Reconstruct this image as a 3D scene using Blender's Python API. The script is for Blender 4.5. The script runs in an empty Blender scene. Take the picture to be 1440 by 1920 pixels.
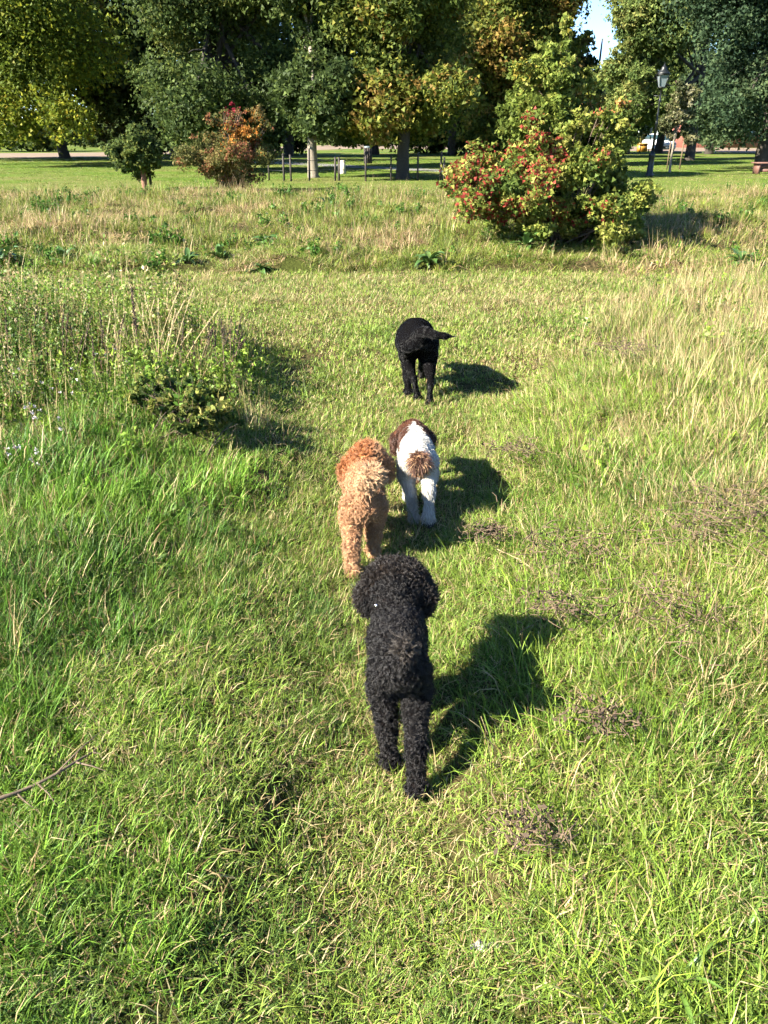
import bpy, math, random
import numpy as np
from mathutils import Vector

SC = bpy.context.scene
COL = SC.collection
R = np.random.default_rng(7)
random.seed(7)

# ---------------------------------------------------------------- camera
CAM_H = 1.65
F_PX = 1442.0                                  # focal length in pixels of a 1440 x 1920 picture
PITCH = math.atan((960 - 247) / F_PX)          # horizon sits 247 px below the top edge
cam_d = bpy.data.cameras.new("camera")
cam = bpy.data.objects.new("camera", cam_d)
COL.objects.link(cam)
cam.location = (0, 0, CAM_H)
cam.rotation_euler = (math.pi / 2 - PITCH, 0, 0)
cam_d.sensor_fit = 'VERTICAL'
cam_d.sensor_height = 24.0
cam_d.lens = 24.0 * F_PX / 1920.0
cam_d.clip_start = 0.05
cam_d.clip_end = 2000
SC.camera = cam

# ---------------------------------------------------------------- sky, sun, exposure
SUN_EL = math.radians(34)
TO_SUN = Vector((-0.912 * math.cos(SUN_EL), -0.41 * math.cos(SUN_EL), math.sin(SUN_EL))).normalized()
world = bpy.data.worlds.new("World")
SC.world = world
world.use_nodes = True
wn = world.node_tree
bg = wn.nodes.get("Background") or wn.nodes.new("ShaderNodeBackground")
sky = wn.nodes.new("ShaderNodeTexSky")
sky.sky_type = 'NISHITA'
sky.sun_disc = False
sky.dust_density = 0.35
sky.ozone_density = 5.0
sky.altitude = 2500
sky.sun_elevation = SUN_EL
sky.sun_rotation = math.atan2(TO_SUN.x, TO_SUN.y)
wn.links.new(sky.outputs[0], bg.inputs[0])
bg.inputs[1].default_value = 0.065
sun_d = bpy.data.lights.new("sun", 'SUN')
sun_d.energy = 5.0
sun_d.angle = math.radians(0.5)
sun_d.color = (1.0, 0.93, 0.80)
sun = bpy.data.objects.new("sun", sun_d)
COL.objects.link(sun)
sun.rotation_euler = TO_SUN.to_track_quat('Z', 'Y').to_euler()
SC.view_settings.view_transform = 'Standard'
SC.view_settings.look = 'None'
SC.view_settings.gamma = 1.0
SC.view_settings.exposure = 2.5
SC.view_settings.use_curve_mapping = False
SC.render.engine = 'CYCLES'
SC.cycles.max_bounces = 4
SC.cycles.diffuse_bounces = 2
SC.cycles.transmission_bounces = 3
SC.cycles.adaptive_threshold = 0.03
SC.cycles.adaptive_min_samples = 16
SC.cycles.transparent_max_bounces = 6

# ---------------------------------------------------------------- picture <-> place (survey helpers)
cp, sp = math.cos(PITCH), math.sin(PITCH)
def ray(px, py):
    x = (px - 720) / F_PX; y = (960 - py) / F_PX
    return x, cp + y * sp, -sp + y * cp
def G(px, py, z=0.0):                          # point of the ground seen at that pixel
    r = ray(px, py); t = (CAM_H - z) / -r[2]
    return r[0] * t, r[1] * t
def P(px, py, Y):                              # point at forward distance Y seen at that pixel
    r = ray(px, py); t = Y / r[1]
    return Vector((r[0] * t, Y, CAM_H + r[2] * t))
def S(Y, z=1.65):                              # pixels per metre across at that distance
    return F_PX / (Y * cp - (z - CAM_H) * sp)

# ---------------------------------------------------------------- numpy helpers
def h2(ix, iy, s=0):
    n = (ix.astype(np.int64) * 374761393 + iy.astype(np.int64) * 668265263 + s * 974634777) & 0xFFFFFFFF
    n = ((n ^ (n >> 13)) * 1274126177) & 0xFFFFFFFF
    return ((n ^ (n >> 16)) & 0xFFFF) / 65535.0
def vnoise(x, y, s=0):
    x = np.asarray(x, float); y = np.asarray(y, float)
    ix = np.floor(x); iy = np.floor(y); fx = x - ix; fy = y - iy
    fx = fx * fx * (3 - 2 * fx); fy = fy * fy * (3 - 2 * fy)
    ix = ix.astype(np.int64); iy = iy.astype(np.int64)
    a = h2(ix, iy, s); b = h2(ix + 1, iy, s); c = h2(ix, iy + 1, s); d = h2(ix + 1, iy + 1, s)
    return (a * (1 - fx) + b * fx) * (1 - fy) + (c * (1 - fx) + d * fx) * fy
def fbm(x, y, s=0, o=3):
    v = 0; a = 0.5; t = 0
    for i in range(o):
        v = v + a * vnoise(np.asarray(x) * 2 ** i, np.asarray(y) * 2 ** i, s + i * 17); t += a; a *= 0.5
    return v / t
def sstep(a, b, x):
    t = np.clip((np.asarray(x, float) - a) / (b - a), 0, 1)
    return t * t * (3 - 2 * t)
def unit(v):
    return v / np.maximum(np.linalg.norm(v, axis=-1, keepdims=True), 1e-9)
def rdir(n):
    return unit(R.normal(size=(n, 3)))
def mesh_np(name, v, faces, mat=None, smooth=False, tint=None):
    """faces: list of (M,k) integer arrays"""
    me = bpy.data.meshes.new(name)
    v = np.asarray(v, np.float32)
    me.vertices.add(len(v)); me.vertices.foreach_set("co", v.ravel())
    if not isinstance(faces, list): faces = [faces]
    faces = [np.asarray(f, np.int32) for f in faces if len(f)]
    nl = sum(f.size for f in faces); npoly = sum(len(f) for f in faces)
    me.loops.add(nl); me.polygons.add(npoly)
    me.loops.foreach_set("vertex_index", np.concatenate([f.ravel() for f in faces]))
    tot = np.concatenate([np.full(len(f), f.shape[1], np.int32) for f in faces])
    st = np.concatenate([[0], np.cumsum(tot)[:-1]]).astype(np.int32)
    me.polygons.foreach_set("loop_start", st)
    try: me.polygons.foreach_set("loop_total", tot)
    except Exception: pass
    if smooth: me.polygons.foreach_set("use_smooth", np.ones(npoly, bool))
    if tint is not None:
        at = me.attributes.new("tint", 'FLOAT_COLOR', 'POINT')
        c = np.ones((len(v), 4), np.float32); c[:, :3] = tint
        at.data.foreach_set("color", c.ravel())
    me.update(calc_edges=True)
    if mat: me.materials.append(mat)
    return me
def obj(name, data, parent=None, loc=None):
    o = bpy.data.objects.new(name, data); COL.objects.link(o)
    if parent: o.parent = parent
    if loc is not None: o.location = loc
    return o
def tag(o, label=None, cat=None, group=None, kind=None):
    if label: o["label"] = label
    if cat: o["category"] = cat
    if group: o["group"] = group
    if kind: o["kind"] = kind
    return o
def thing(name, loc, label, cat, group=None, rz=0):
    o = obj(name, None, None, loc); o.rotation_euler.z = rz; o.empty_display_size = 0.1
    return tag(o, label, cat, group)

class MB:                                      # collects boxes, tubes, prisms into one mesh
    def __init__(s): s.v = []; s.q = []; s.t = []; s.n = 0
    def add(s, v, q=(), t=()):
        s.v.append(np.asarray(v, float))
        if len(q): s.q.append(np.asarray(q, int) + s.n)
        if len(t): s.t.append(np.asarray(t, int) + s.n)
        s.n += len(v); return s
    def box(s, c, d, rz=0, tilt=(0, 0)):
        x, y, z = np.asarray(d) / 2
        v = np.array([[a * x, b * y, e * z] for e in (-1, 1) for b in (-1, 1) for a in (-1, 1)])
        v[:, 0] += v[:, 2] * tilt[0]; v[:, 1] += v[:, 2] * tilt[1]
        cr, sr = math.cos(rz), math.sin(rz)
        v = np.stack([v[:, 0] * cr - v[:, 1] * sr, v[:, 0] * sr + v[:, 1] * cr, v[:, 2]], 1) + np.asarray(c)
        return s.add(v, [[0, 2, 3, 1], [4, 5, 7, 6], [0, 1, 5, 4], [2, 6, 7, 3], [0, 4, 6, 2], [1, 3, 7, 5]])
    def tube(s, pts, rad, sides=8, cap=True):
        pts = np.asarray(pts, float); n = len(pts)
        rad = np.broadcast_to(np.asarray(rad, float), (n,))
        tg = np.gradient(pts, axis=0); tg = unit(tg)
        ref = np.array([0, 0, 1.0]) if abs(tg[:, 2]).mean() < 0.8 else np.array([0, 1.0, 0])
        u = unit(np.cross(tg, ref)); w = np.cross(tg, u)
        a = np.linspace(0, 2 * math.pi, sides, endpoint=False)
        ring = (u[:, None] * np.cos(a)[None, :, None] + w[:, None] * np.sin(a)[None, :, None]) * rad[:, None, None] + pts[:, None]
        v = ring.reshape(-1, 3)
        i = np.arange(n - 1)[:, None] * sides; j = np.arange(sides)[None]; k = (j + 1) % sides
        q = np.stack([i + j, i + k, i + k + sides, i + j + sides], -1).reshape(-1, 4)
        t = []
        if cap:
            v = np.vstack([v, pts[0], pts[-1]]); c0, c1 = n * sides, n * sides + 1
            for b in range(sides):
                t += [[c0, (b + 1) % sides, b], [c1, (n - 1) * sides + b, (n - 1) * sides + (b + 1) % sides]]
        return s.add(v, q, t)
    def lathe(s, c, prof, sides=12):
        c = np.asarray(c, float)
        return s.tube([c + (0, 0, z) for z, r in prof], [r for z, r in prof], sides)
    def build(s, name, mat, parent=None, loc=None, smooth=False):
        fs = []
        if s.q: fs.append(np.vstack(s.q))
        if s.t: fs.append(np.vstack(s.t))
        return obj(name, mesh_np(name, np.vstack(s.v), fs, mat, smooth), parent, loc)

# ---------------------------------------------------------------- materials
def new_mat(name):
    m = bpy.data.materials.new(name); m.use_nodes = True
    nt = m.node_tree; b = nt.nodes["Principled BSDF"]
    return m, nt, b
def plain(name, col, rough=0.6, metal=0.0, noise=0.25, scale=8.0, bump=0.0):
    m, nt, b = new_mat(name)
    tc = nt.nodes.new("ShaderNodeTexCoord"); nz = nt.nodes.new("ShaderNodeTexNoise")
    nz.inputs["Scale"].default_value = scale; nz.inputs["Detail"].default_value = 5
    nt.links.new(tc.outputs["Object"], nz.inputs["Vector"])
    mx = nt.nodes.new("ShaderNodeMix"); mx.data_type = 'RGBA'
    c = np.array(col)
    mx.inputs[6].default_value = (*np.clip(c * (1 - noise), 0, 1), 1); mx.inputs[7].default_value = (*np.clip(c * (1 + noise), 0, 1), 1)
    nt.links.new(nz.outputs["Fac"], mx.inputs[0]); nt.links.new(mx.outputs[2], b.inputs["Base Color"])
    b.inputs["Roughness"].default_value = rough; b.inputs["Metallic"].default_value = metal
    if bump:
        bp = nt.nodes.new("ShaderNodeBump"); bp.inputs["Strength"].default_value = bump; bp.inputs["Distance"].default_value = 0.02
        nt.links.new(nz.outputs["Fac"], bp.inputs["Height"]); nt.links.new(bp.outputs[0], b.inputs["Normal"])
    return m
def attr_mat(name, rough=0.55, trans=0.0, spec=0.4, kind='GEOMETRY', sheen=0.0):
    """colour from the 'tint' attribute, optional translucency for leaves"""
    m, nt, b = new_mat(name)
    a = nt.nodes.new("ShaderNodeAttribute"); a.attribute_name = "tint"; a.attribute_type = kind
    nt.links.new(a.outputs["Color"], b.inputs["Base Color"])
    b.inputs["Roughness"].default_value = rough
    b.inputs["Specular IOR Level"].default_value = spec
    if sheen:
        b.inputs["Sheen Weight"].default_value = sheen
    if trans:
        tr = nt.nodes.new("ShaderNodeBsdfTranslucent"); mx = nt.nodes.new("ShaderNodeMixShader")
        nt.links.new(a.outputs["Color"], tr.inputs[0])
        mx.inputs[0].default_value = trans
        nt.links.new(b.outputs[0], mx.inputs[1]); nt.links.new(tr.outputs[0], mx.inputs[2])
        nt.links.new(mx.outputs[0], nt.nodes["Material Output"].inputs[0])
    return m
M_LEAF = attr_mat("leaf", 0.6, 0.40, 0.12)
M_LEAF_GLOSSY = attr_mat("glossy_leaf", 0.38, 0.12, 0.5)
M_FUR = attr_mat("fur", 0.5, 0.0, 0.35)
M_COAT = attr_mat("short_coat", 0.42, 0.0, 0.42)
M_UNDER = attr_mat("undercoat", 0.9, 0.0, 0.0)
def bark_mat(name, c):
    return plain(name, c, 0.9, 0, 0.55, 14.0, 0.6)
M_BARK = bark_mat("bark", (0.035, 0.028, 0.02))
M_BARK_PALE = bark_mat("pale_bark", (0.17, 0.145, 0.105))
M_BARK_RED = bark_mat("red_bark", (0.17, 0.08, 0.05))
M_TWIG = bark_mat("twig", (0.10, 0.07, 0.045))
M_BLACKIRON = plain("black_iron", (0.012, 0.014, 0.014), 0.45, 0.3)
M_DARKWOOD = plain("dark_wood", (0.035, 0.028, 0.022), 0.8, 0, 0.4, 20, 0.3)
M_BENCH = plain("bench_wood", (0.10, 0.045, 0.03), 0.7, 0, 0.4, 15, 0.3)
M_PALEWOOD = plain("pale_wood", (0.42, 0.38, 0.30), 0.8, 0, 0.3, 12, 0.3)
M_WHITEPAINT = plain("white_paint", (0.75, 0.76, 0.76), 0.25, 0, 0.04)
M_GLASSDARK = plain("dark_glass", (0.02, 0.04, 0.045), 0.08, 0, 0.1)
M_BLACKRUB = plain("black_rubber", (0.015, 0.015, 0.016), 0.7)
M_LAMPGLASS = plain("lamp_glass", (0.14, 0.17, 0.18), 0.1, 0, 0.05)
M_WHITECLOTH = plain("white_cloth", (0.75, 0.74, 0.72), 0.8, 0, 0.08)
M_YELLOW = plain("yellow_plastic", (0.34, 0.17, 0.02), 0.5, 0, 0.15)
M_BRICKRED = plain("red_brick", (0.26, 0.10, 0.07), 0.85, 0, 0.35, 30)
M_TILE = plain("roof_tile", (0.14, 0.07, 0.05), 0.8, 0, 0.3, 10)
M_CREAM = plain("cream_render", (0.62, 0.58, 0.48), 0.8, 0, 0.08)
M_EYE = plain("eye", (0.01, 0.006, 0.004), 0.1, 0, 0.1)
M_NOSE = plain("nose_skin", (0.012, 0.010, 0.010), 0.35, 0, 0.2, 60, 0.3)
M_PINK = plain("bare_skin", (0.35, 0.17, 0.14), 0.6, 0, 0.2, 60)
M_METAL = plain("shiny_metal", (0.8, 0.8, 0.8), 0.2, 1.0, 0.05)
M_STRAW = plain("dry_straw", (0.42, 0.33, 0.17), 0.7, 0, 0.3, 30)
M_STALK = plain("brown_stalk", (0.105, 0.070, 0.040), 0.8, 0, 0.4, 40)
M_DEAD = plain("dead_seedhead", (0.050, 0.032, 0.018), 0.9, 0, 0.5, 60)
M_PAPER = plain("white_scrap", (0.26, 0.24, 0.19), 0.9, 0, 0.35, 90, 0.4)
M_PETAL = plain("pale_petal", (0.45, 0.40, 0.40), 0.6, 0, 0.15, 60)

# ---------------------------------------------------------------- the lie of the land
_py = np.array([0.0, 1.0, 1.5, 2.0, 2.6, 3.2, 4.0, 5.0, 6.2, 7.3, 8.2])
_pl = np.array([-.36, -.40, -.42, -.42, -.40, -.42, -.58, -.80, -1.25, -2.0, -3.4])
_pr = np.array([.36, .33, .30, .34, .42, .50, .64, .95, 1.55, 2.5, 4.0])
def path_mask(x, y):
    """1 on the mown strips, 0 in the rough"""
    x = np.asarray(x, float); y = np.asarray(y, float)
    w = 0.10 * (fbm(x * 2.3, y * 2.3, 5) - 0.5) * np.clip(y * 0.5, 1, 3)
    l = np.interp(y, _py, _pl) + w; r = np.interp(y, _py, _pr) + w
    e = 0.07 + 0.035 * y
    m = sstep(-e, e, x - l) * sstep(-e, e, r - x)
    m = m * (y < 10.4)
    wob = 1.0 * (fbm(x * 0.5, y * 0.1, 9) - 0.5)
    cross = sstep(-.3, .3, y - 8.1 - wob) * sstep(-.35, .35, 10.1 + wob * 1.2 - y)
    return np.maximum(m, cross)
BANK_END = 22.0
def hgt(x, y):
    x = np.asarray(x, float); y = np.asarray(y, float)
    rough = (1 - path_mask(x, y)) * (1 - sstep(BANK_END - 2, BANK_END + 1.5, y))
    z = rough * (0.02 + 0.15 * fbm(x * 1.6, y * 1.6, 21))
    z = z + rough * np.where(x > 0, 0.24, 0.17) * sstep(0.55, 1.7, np.abs(x - 0.05)) * sstep(0.5, 3, y) * (1 - sstep(7, 10, y))
    bank = sstep(10, 13, y) * (1 - sstep(BANK_END - 3, BANK_END + 2, y))
    z = z + bank * (0.14 + 0.26 * (fbm(x * 0.8, y * 0.8, 33) - 0.35))
    return z
def GH(px, py):                                # ground point seen at that pixel, allowing for the lie of the land
    z = 0.0
    for _ in range(8):
        x, y = G(px, py, z); z = .5 * z + .5 * float(hgt(x, y))
    return x, y

# ground: one sheet, fine near the camera, reaching the horizon
def axis(fine, far, step):
    a = list(np.arange(-fine, fine + 1e-6, step)); s = step
    while a[-1] < far:
        s *= 1.35; a.append(a[-1] + s)
    b = [-v for v in a[::-1] if v > fine]
    return np.array(b + a)
gx = axis(9.0, 900, 0.19)
gy = axis(12.0, 1100, 0.19) + 11.5
GX, GY = np.meshgrid(gx, gy, indexing='ij')
GZ = hgt(GX, GY)
nx_, ny_ = GX.shape
idx = np.arange(nx_ * ny_).reshape(nx_, ny_)
quads = np.stack([idx[:-1, :-1], idx[1:, :-1], idx[1:, 1:], idx[:-1, 1:]], -1).reshape(-1, 4)
mg, nt, b = new_mat("ground")
tc = nt.nodes.new("ShaderNodeTexCoord"); sep = nt.nodes.new("ShaderNodeSeparateXYZ")
nt.links.new(tc.outputs["Object"], sep.inputs[0])
def tnoise(sc, det=6, vec=None):
    n = nt.nodes.new("ShaderNodeTexNoise"); n.inputs["Scale"].default_value = sc; n.inputs["Detail"].default_value = det
    nt.links.new(tc.outputs["Object"], n.inputs["Vector"]); return n
def tmix(fac, a, b_):
    m = nt.nodes.new("ShaderNodeMix"); m.data_type = 'RGBA'
    nt.links.new(fac, m.inputs[0])
    for s, v in ((6, a), (7, b_)):
        if isinstance(v, tuple): m.inputs[s].default_value = (*v, 1)
        else: nt.links.new(v, m.inputs[s])
    return m.outputs[2]
def tramp(x, a, b_):
    r = nt.nodes.new("ShaderNodeMapRange"); r.inputs[1].default_value = a; r.inputs[2].default_value = b_
    nt.links.new(x, r.inputs[0]); return r.outputs[0]
n1, n2, n3 = tnoise(22), tnoise(1.3), tnoise(0.22)
thatch = tmix(tramp(n1.outputs[0], .35, .65), (0.022, 0.020, 0.008), (0.09, 0.066, 0.03))
thatch = tmix(tramp(n2.outputs[0], .40, .62), thatch, (0.035, 0.042, 0.009))
lawn = tmix(tramp(n2.outputs[0], .35, .65), (0.055, 0.095, 0.014), (0.085, 0.125, 0.02))
lawn = tmix(tramp(n3.outputs[0], .42, .64), lawn, (0.11, 0.115, 0.035))
nt.links.new(tmix(tramp(sep.outputs[1], BANK_END - 2, BANK_END + 1), thatch, lawn), b.inputs["Base Color"])
b.inputs["Roughness"].default_value = 0.95; b.inputs["Specular IOR Level"].default_value = 0.05
bp = nt.nodes.new("ShaderNodeBump"); bp.inputs["Strength"].default_value = 0.8; bp.inputs["Distance"].default_value = 0.04
nt.links.new(n1.outputs[0], bp.inputs["Height"]); nt.links.new(bp.outputs[0], b.inputs["Normal"])
ground = obj("ground", mesh_np("ground", np.stack([GX.ravel(), GY.ravel(), GZ.ravel()], 1), quads, mg, True))
tag(ground, "grassy park ground with a mown strip running away", "ground", kind="structure")

def strip(name, left, right, z, mat, label, cat):
    v = []; q = []
    for (a, c) in zip(left, right): v += [(a[0], a[1], z), (c[0], c[1], z)]
    for i in range(len(left) - 1): q.append([2 * i, 2 * i + 1, 2 * i + 3, 2 * i + 2])
    return tag(obj(name, mesh_np(name, v, np.array(q), mat)), label, cat, kind="structure")
M_TARMAC = plain("worn_tarmac", (0.13, 0.125, 0.12), 0.9, 0, 0.2, 3, 0.2)
M_TAN = plain("tan_gravel", (0.15, 0.105, 0.065), 0.95, 0, 0.2, 0.6)
fp = [(430, 301), (560, 307), (650, 311.5), (760, 317), (880, 322.5), (1000, 325)]
strip("footpath", [G(x, y + 2.6) for x, y in fp], [G(x, y - 2.2) for x, y in fp], 0.006, M_TARMAC, "grey tarmac footpath crossing the lawn behind the fence", "path")
rd = [(-700, 296), (-200, 294), (180, 291), (420, 284), (650, 276), (900, 276), (1240, 280.5), (1600, 285), (2100, 290)]
strip("road", [G(x, y + 3.5) for x, y in rd], [G(x, y - 5) for x, y in rd], 0.006, M_TAN, "tan gravel road running along the far edge of the park", "road")
# ---------------------------------------------------------------- grass
M_GRASS = attr_mat("grass", 0.5, 0.34, 0.22)
STRAW0 = np.array([.20, .125, .055]); STRAW1 = np.array([.50, .42, .22])
def blade_cols(n, tint, dry):
    br = R.uniform(0, 1, (n, 1)); g = R.uniform(0, 1, (n, 1)); d = R.uniform(0, 1, n) < dry
    c = tint * (.5 + 1.0 * br) * (1 + g * (np.array([1.30, 1.06, .8]) - 1))
    c[d] = (STRAW0 * (1 - br) + STRAW1 * br)[d]
    return c
def grass_geo(x, y, z, nb, rad, l0, l1, width, bend, scale, tint, dry, seg=2, lean=(0, 0), tilt=.25, zs=1.0):
    """bent ribbon blades, nb to a tuft; returns verts, quads, tris, tints"""
    nt_ = len(x); n = nt_ * nb; rep = lambda a: np.repeat(np.asarray(a), nb, 0)
    sc = rep(np.broadcast_to(scale, (nt_,)))
    a = R.uniform(0, 2 * math.pi, n); rr = rad * np.sqrt(R.uniform(0, 1, n)) * sc
    rx = rep(x) + rr * np.cos(a); ry = rep(y) + rr * np.sin(a)
    rz = rep(z) - .005
    p = np.stack([rx, ry, rz], 1)
    L = R.uniform(l0, l1, n) * R.uniform(.75, 1.0, n) * sc
    az = a + R.normal(0, 1.1, n); out = np.stack([np.cos(az), np.sin(az), 0 * az], 1)
    ti = np.abs(R.normal(tilt, tilt, n)) * (1 + bend) * .8
    bd = np.clip(R.normal(bend, bend * .5, n), .02, 2.2)
    tw = R.normal(0, .5, n)
    side = np.stack([-np.sin(az), np.cos(az), 0 * az], 1) * np.cos(tw)[:, None] + (out + np.array([0, 0, .4])) * np.sin(tw)[:, None]
    side = unit(side); w = width * R.uniform(.6, 1.25, n) * np.sqrt(sc)
    up = np.array([0, 0, 1.0]); ln = np.array([lean[0], lean[1], 0])
    pts = [p]
    for i in range(1, seg + 1):
        t = i / seg; ang = ti + bd * (t - .5 / seg) ** 1.3
        d = unit(out * np.sin(ang)[:, None] + up * np.cos(ang)[:, None] * zs + ln * t * R.uniform(.3, 1.3, (n, 1)))
        p = p + d * (L / seg)[:, None]; pts.append(p)
    prof = {2: [1, .75], 3: [1, .9, .55], 4: [1, .95, .75, .45]}[seg]
    V = []
    for i in range(seg): V += [pts[i] - side * (w * prof[i] / 2)[:, None], pts[i] + side * (w * prof[i] / 2)[:, None]]
    V.append(pts[seg]); k = 2 * seg + 1
    V = np.stack(V, 1).reshape(-1, 3)
    b = np.arange(n)[:, None] * k
    q = np.concatenate([b + np.array([[2 * i, 2 * i + 1, 2 * i + 3, 2 * i + 2]]) for i in range(seg - 1)])
    t3 = b + np.array([[2 * seg - 2, 2 * seg - 1, 2 * seg]])
    return V, q, t3, np.repeat(blade_cols(n, rep(tint), rep(dry)), k, 0)
def weed_geo(x, y, z, ns, h0, h1, nl, leaf, scale, tint, dry):
    """leafy upright stems"""
    Vs, Qs, Ts, Cs = [], [], [], []; c = 0
    up = np.array([0, 0, 1.0])
    nt_ = len(x); n = nt_ * ns; rep = lambda a: np.repeat(np.asarray(a), ns, 0); sc = rep(scale)
    a = R.uniform(0, 6.28, n); h = R.uniform(h0, h1, n) * sc; r0 = R.uniform(0, .09, n) * sc
    o = np.stack([np.cos(a), np.sin(a), 0 * a], 1); ln = o * (R.uniform(.05, .4, n) * h)[:, None]
    p0 = np.stack([rep(x), rep(y), rep(z) - .01], 1) + o * r0[:, None]
    p1 = p0 + ln * .4 + up * (h * .55)[:, None]; p2 = p0 + ln + up * h[:, None]
    sd = np.stack([-np.sin(a), np.cos(a), 0 * a], 1) * .002
    V = np.stack([p0 - sd, p0 + sd, p1 - sd, p1 + sd, p2], 1).reshape(-1, 3); b = np.arange(n)[:, None] * 5
    q = b + np.array([[0, 1, 3, 2]]); t3 = b + np.array([[2, 3, 4]])
    col = np.repeat(blade_cols(n, rep(tint) * .8, rep(dry) + .2), 5, 0)
    m = n * nl; li = np.repeat(np.arange(n), nl); t = R.uniform(.15, 1, (m, 1))
    base = (1 - t) ** 2 * p0[li] + 2 * t * (1 - t) * p1[li] + t * t * p2[li]
    d = unit(R.normal(size=(m, 3)) + np.array([0, 0, .3])); L = (leaf * R.uniform(.5, 1.3, (m, 1)) * (1.25 - .6 * t)) * sc[li][:, None]
    s_ = unit(np.cross(d, R.normal(size=(m, 3)))) * L * R.uniform(.2, .36, (m, 1))
    V2 = np.stack([base, base + d * L * .45 + s_, base + d * L - up * L * .2, base + d * L * .45 - s_], 1).reshape(-1, 3)
    q2 = np.arange(m * 4).reshape(m, 4) + len(V)
    tl = rep(tint)[li]; col2 = np.repeat(blade_cols(m, tl, rep(dry)[li] * .6), 4, 0)
    return np.vstack([V, V2]), np.vstack([q, q2]), t3, np.vstack([col, col2])
TRI = [0]
def stuff(name, geo, label):
    V, q, t3, c = geo
    TRI[0] += 2 * len(q) + len(t3)
    o = obj(name, mesh_np(name, V, [q, t3], M_GRASS, True, c))
    return tag(o, label, "grass", kind="stuff")
def instance_patches(name, meshes, x, y, rot, scl, var, label, lift=0.0):
    """lays ready-made grass patches (shared meshes) over the ground"""
    n = len(x); c = bpy.data.collections.new("patches_" + name)
    for i, me_ in enumerate(meshes): c.objects.link(bpy.data.objects.new("patch_%s_%02d" % (name, i), me_))
    e = .3; gxs = (hgt(x + e, y) - hgt(x - e, y)) / (2 * e); gys = (hgt(x, y + e) - hgt(x, y - e)) / (2 * e)
    me = bpy.data.meshes.new(name); me.vertices.add(n)
    me.vertices.foreach_set("co", np.stack([x, y, hgt(x, y) + lift], 1).astype(np.float32).ravel())
    from mathutils import Euler, Matrix
    ro = np.zeros((n, 3), np.float32)
    for i in range(n):
        nv = Vector((-gxs[i], -gys[i], 1)).normalized()
        ro[i] = (nv.to_track_quat('Z', 'Y').to_matrix() @ Matrix.Rotation(rot[i], 3, 'Z')).to_euler()
    def at(nm, ty, data, key):
        a = me.attributes.new(nm, ty, 'POINT'); a.data.foreach_set(key, np.ascontiguousarray(data).ravel())
    at("rot", 'FLOAT_VECTOR', ro, "vector"); at("scl", 'FLOAT_VECTOR', np.asarray(scl, np.float32), "vector"); at("var", 'INT', var.astype(np.int32), "value")
    o = obj(name, me); ng = bpy.data.node_groups.new("scatter_" + name, 'GeometryNodeTree')
    ng.interface.new_socket("Geometry", in_out='INPUT', socket_type='NodeSocketGeometry')
    ng.interface.new_socket("Geometry", in_out='OUTPUT', socket_type='NodeSocketGeometry')
    N = ng.nodes; gi = N.new('NodeGroupInput'); go = N.new('NodeGroupOutput')
    ip = N.new('GeometryNodeInstanceOnPoints'); ci = N.new('GeometryNodeCollectionInfo')
    ci.inputs[0].default_value = c; ci.inputs[1].default_value = True; ci.inputs[2].default_value = True
    m2p = N.new('GeometryNodeMeshToPoints')
    ng.links.new(gi.outputs[0], m2p.inputs[0]); ng.links.new(m2p.outputs[0], ip.inputs[0]); ng.links.new(ci.outputs[0], ip.inputs[2])
    ip.inputs[3].default_value = True
    def na(nm, ty):
        k = N.new('GeometryNodeInputNamedAttribute'); k.data_type = ty; k.inputs[0].default_value = nm; return k.outputs[0]
    ng.links.new(na("var", 'INT'), ip.inputs[4])
    e2r = N.new('FunctionNodeEulerToRotation'); ng.links.new(na("rot", 'FLOAT_VECTOR'), e2r.inputs[0]); ng.links.new(e2r.outputs[0], ip.inputs[5])
    ng.links.new(na("scl", 'FLOAT_VECTOR'), ip.inputs[6]); ng.links.new(ip.outputs[0], go.inputs[0])
    md = o.modifiers.new("scatter", 'NODES'); md.node_group = ng
    me.materials.append(M_GRASS)
    return tag(o, label, "grass", kind="stuff")

def pts_in(y0, y1, dens, margin=.9, rel=0.58):
    """random ground points inside the (widened) view wedge; dens per m2"""
    wmax = rel * y1 + margin
    n = int(dens * (y1 - y0) * 2 * wmax)
    x = R.uniform(-wmax, wmax, n); y = R.uniform(y0, y1, n)
    k = np.abs(x) < rel * y + margin
    return x[k], y[k]
LIME = np.array([0.160, 0.278, 0.036]); DEEP = np.array([0.043, 0.122, 0.016]); OLIVE = np.array([0.140, 0.165, 0.040])
def green_mix(x, y, k=0.5, s=3):
    f = np.clip(fbm(x * 1.7, y * 1.7, s) * 2.2 - 1.1 + k, 0, 1)[:, None]
    g = fbm(x * .6, y * .6, s + 50)[:, None]
    c = DEEP * (1 - f) + LIME * f
    c = c * (1 - .35 * g) + OLIVE * .35 * g
    return c * R.uniform(.8, 1.2, (len(x), 1))
def keep(p):
    return R.uniform(0, 1, len(p)) < p
def off_path(x, y):
    """metres outside the mown strip (negative on it)"""
    return np.maximum(np.interp(y, _py, _pl) - x, x - np.interp(y, _py, _pr)) + .10 * (fbm(x * 2.3, y * 2.3, 5) - .5)

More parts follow.
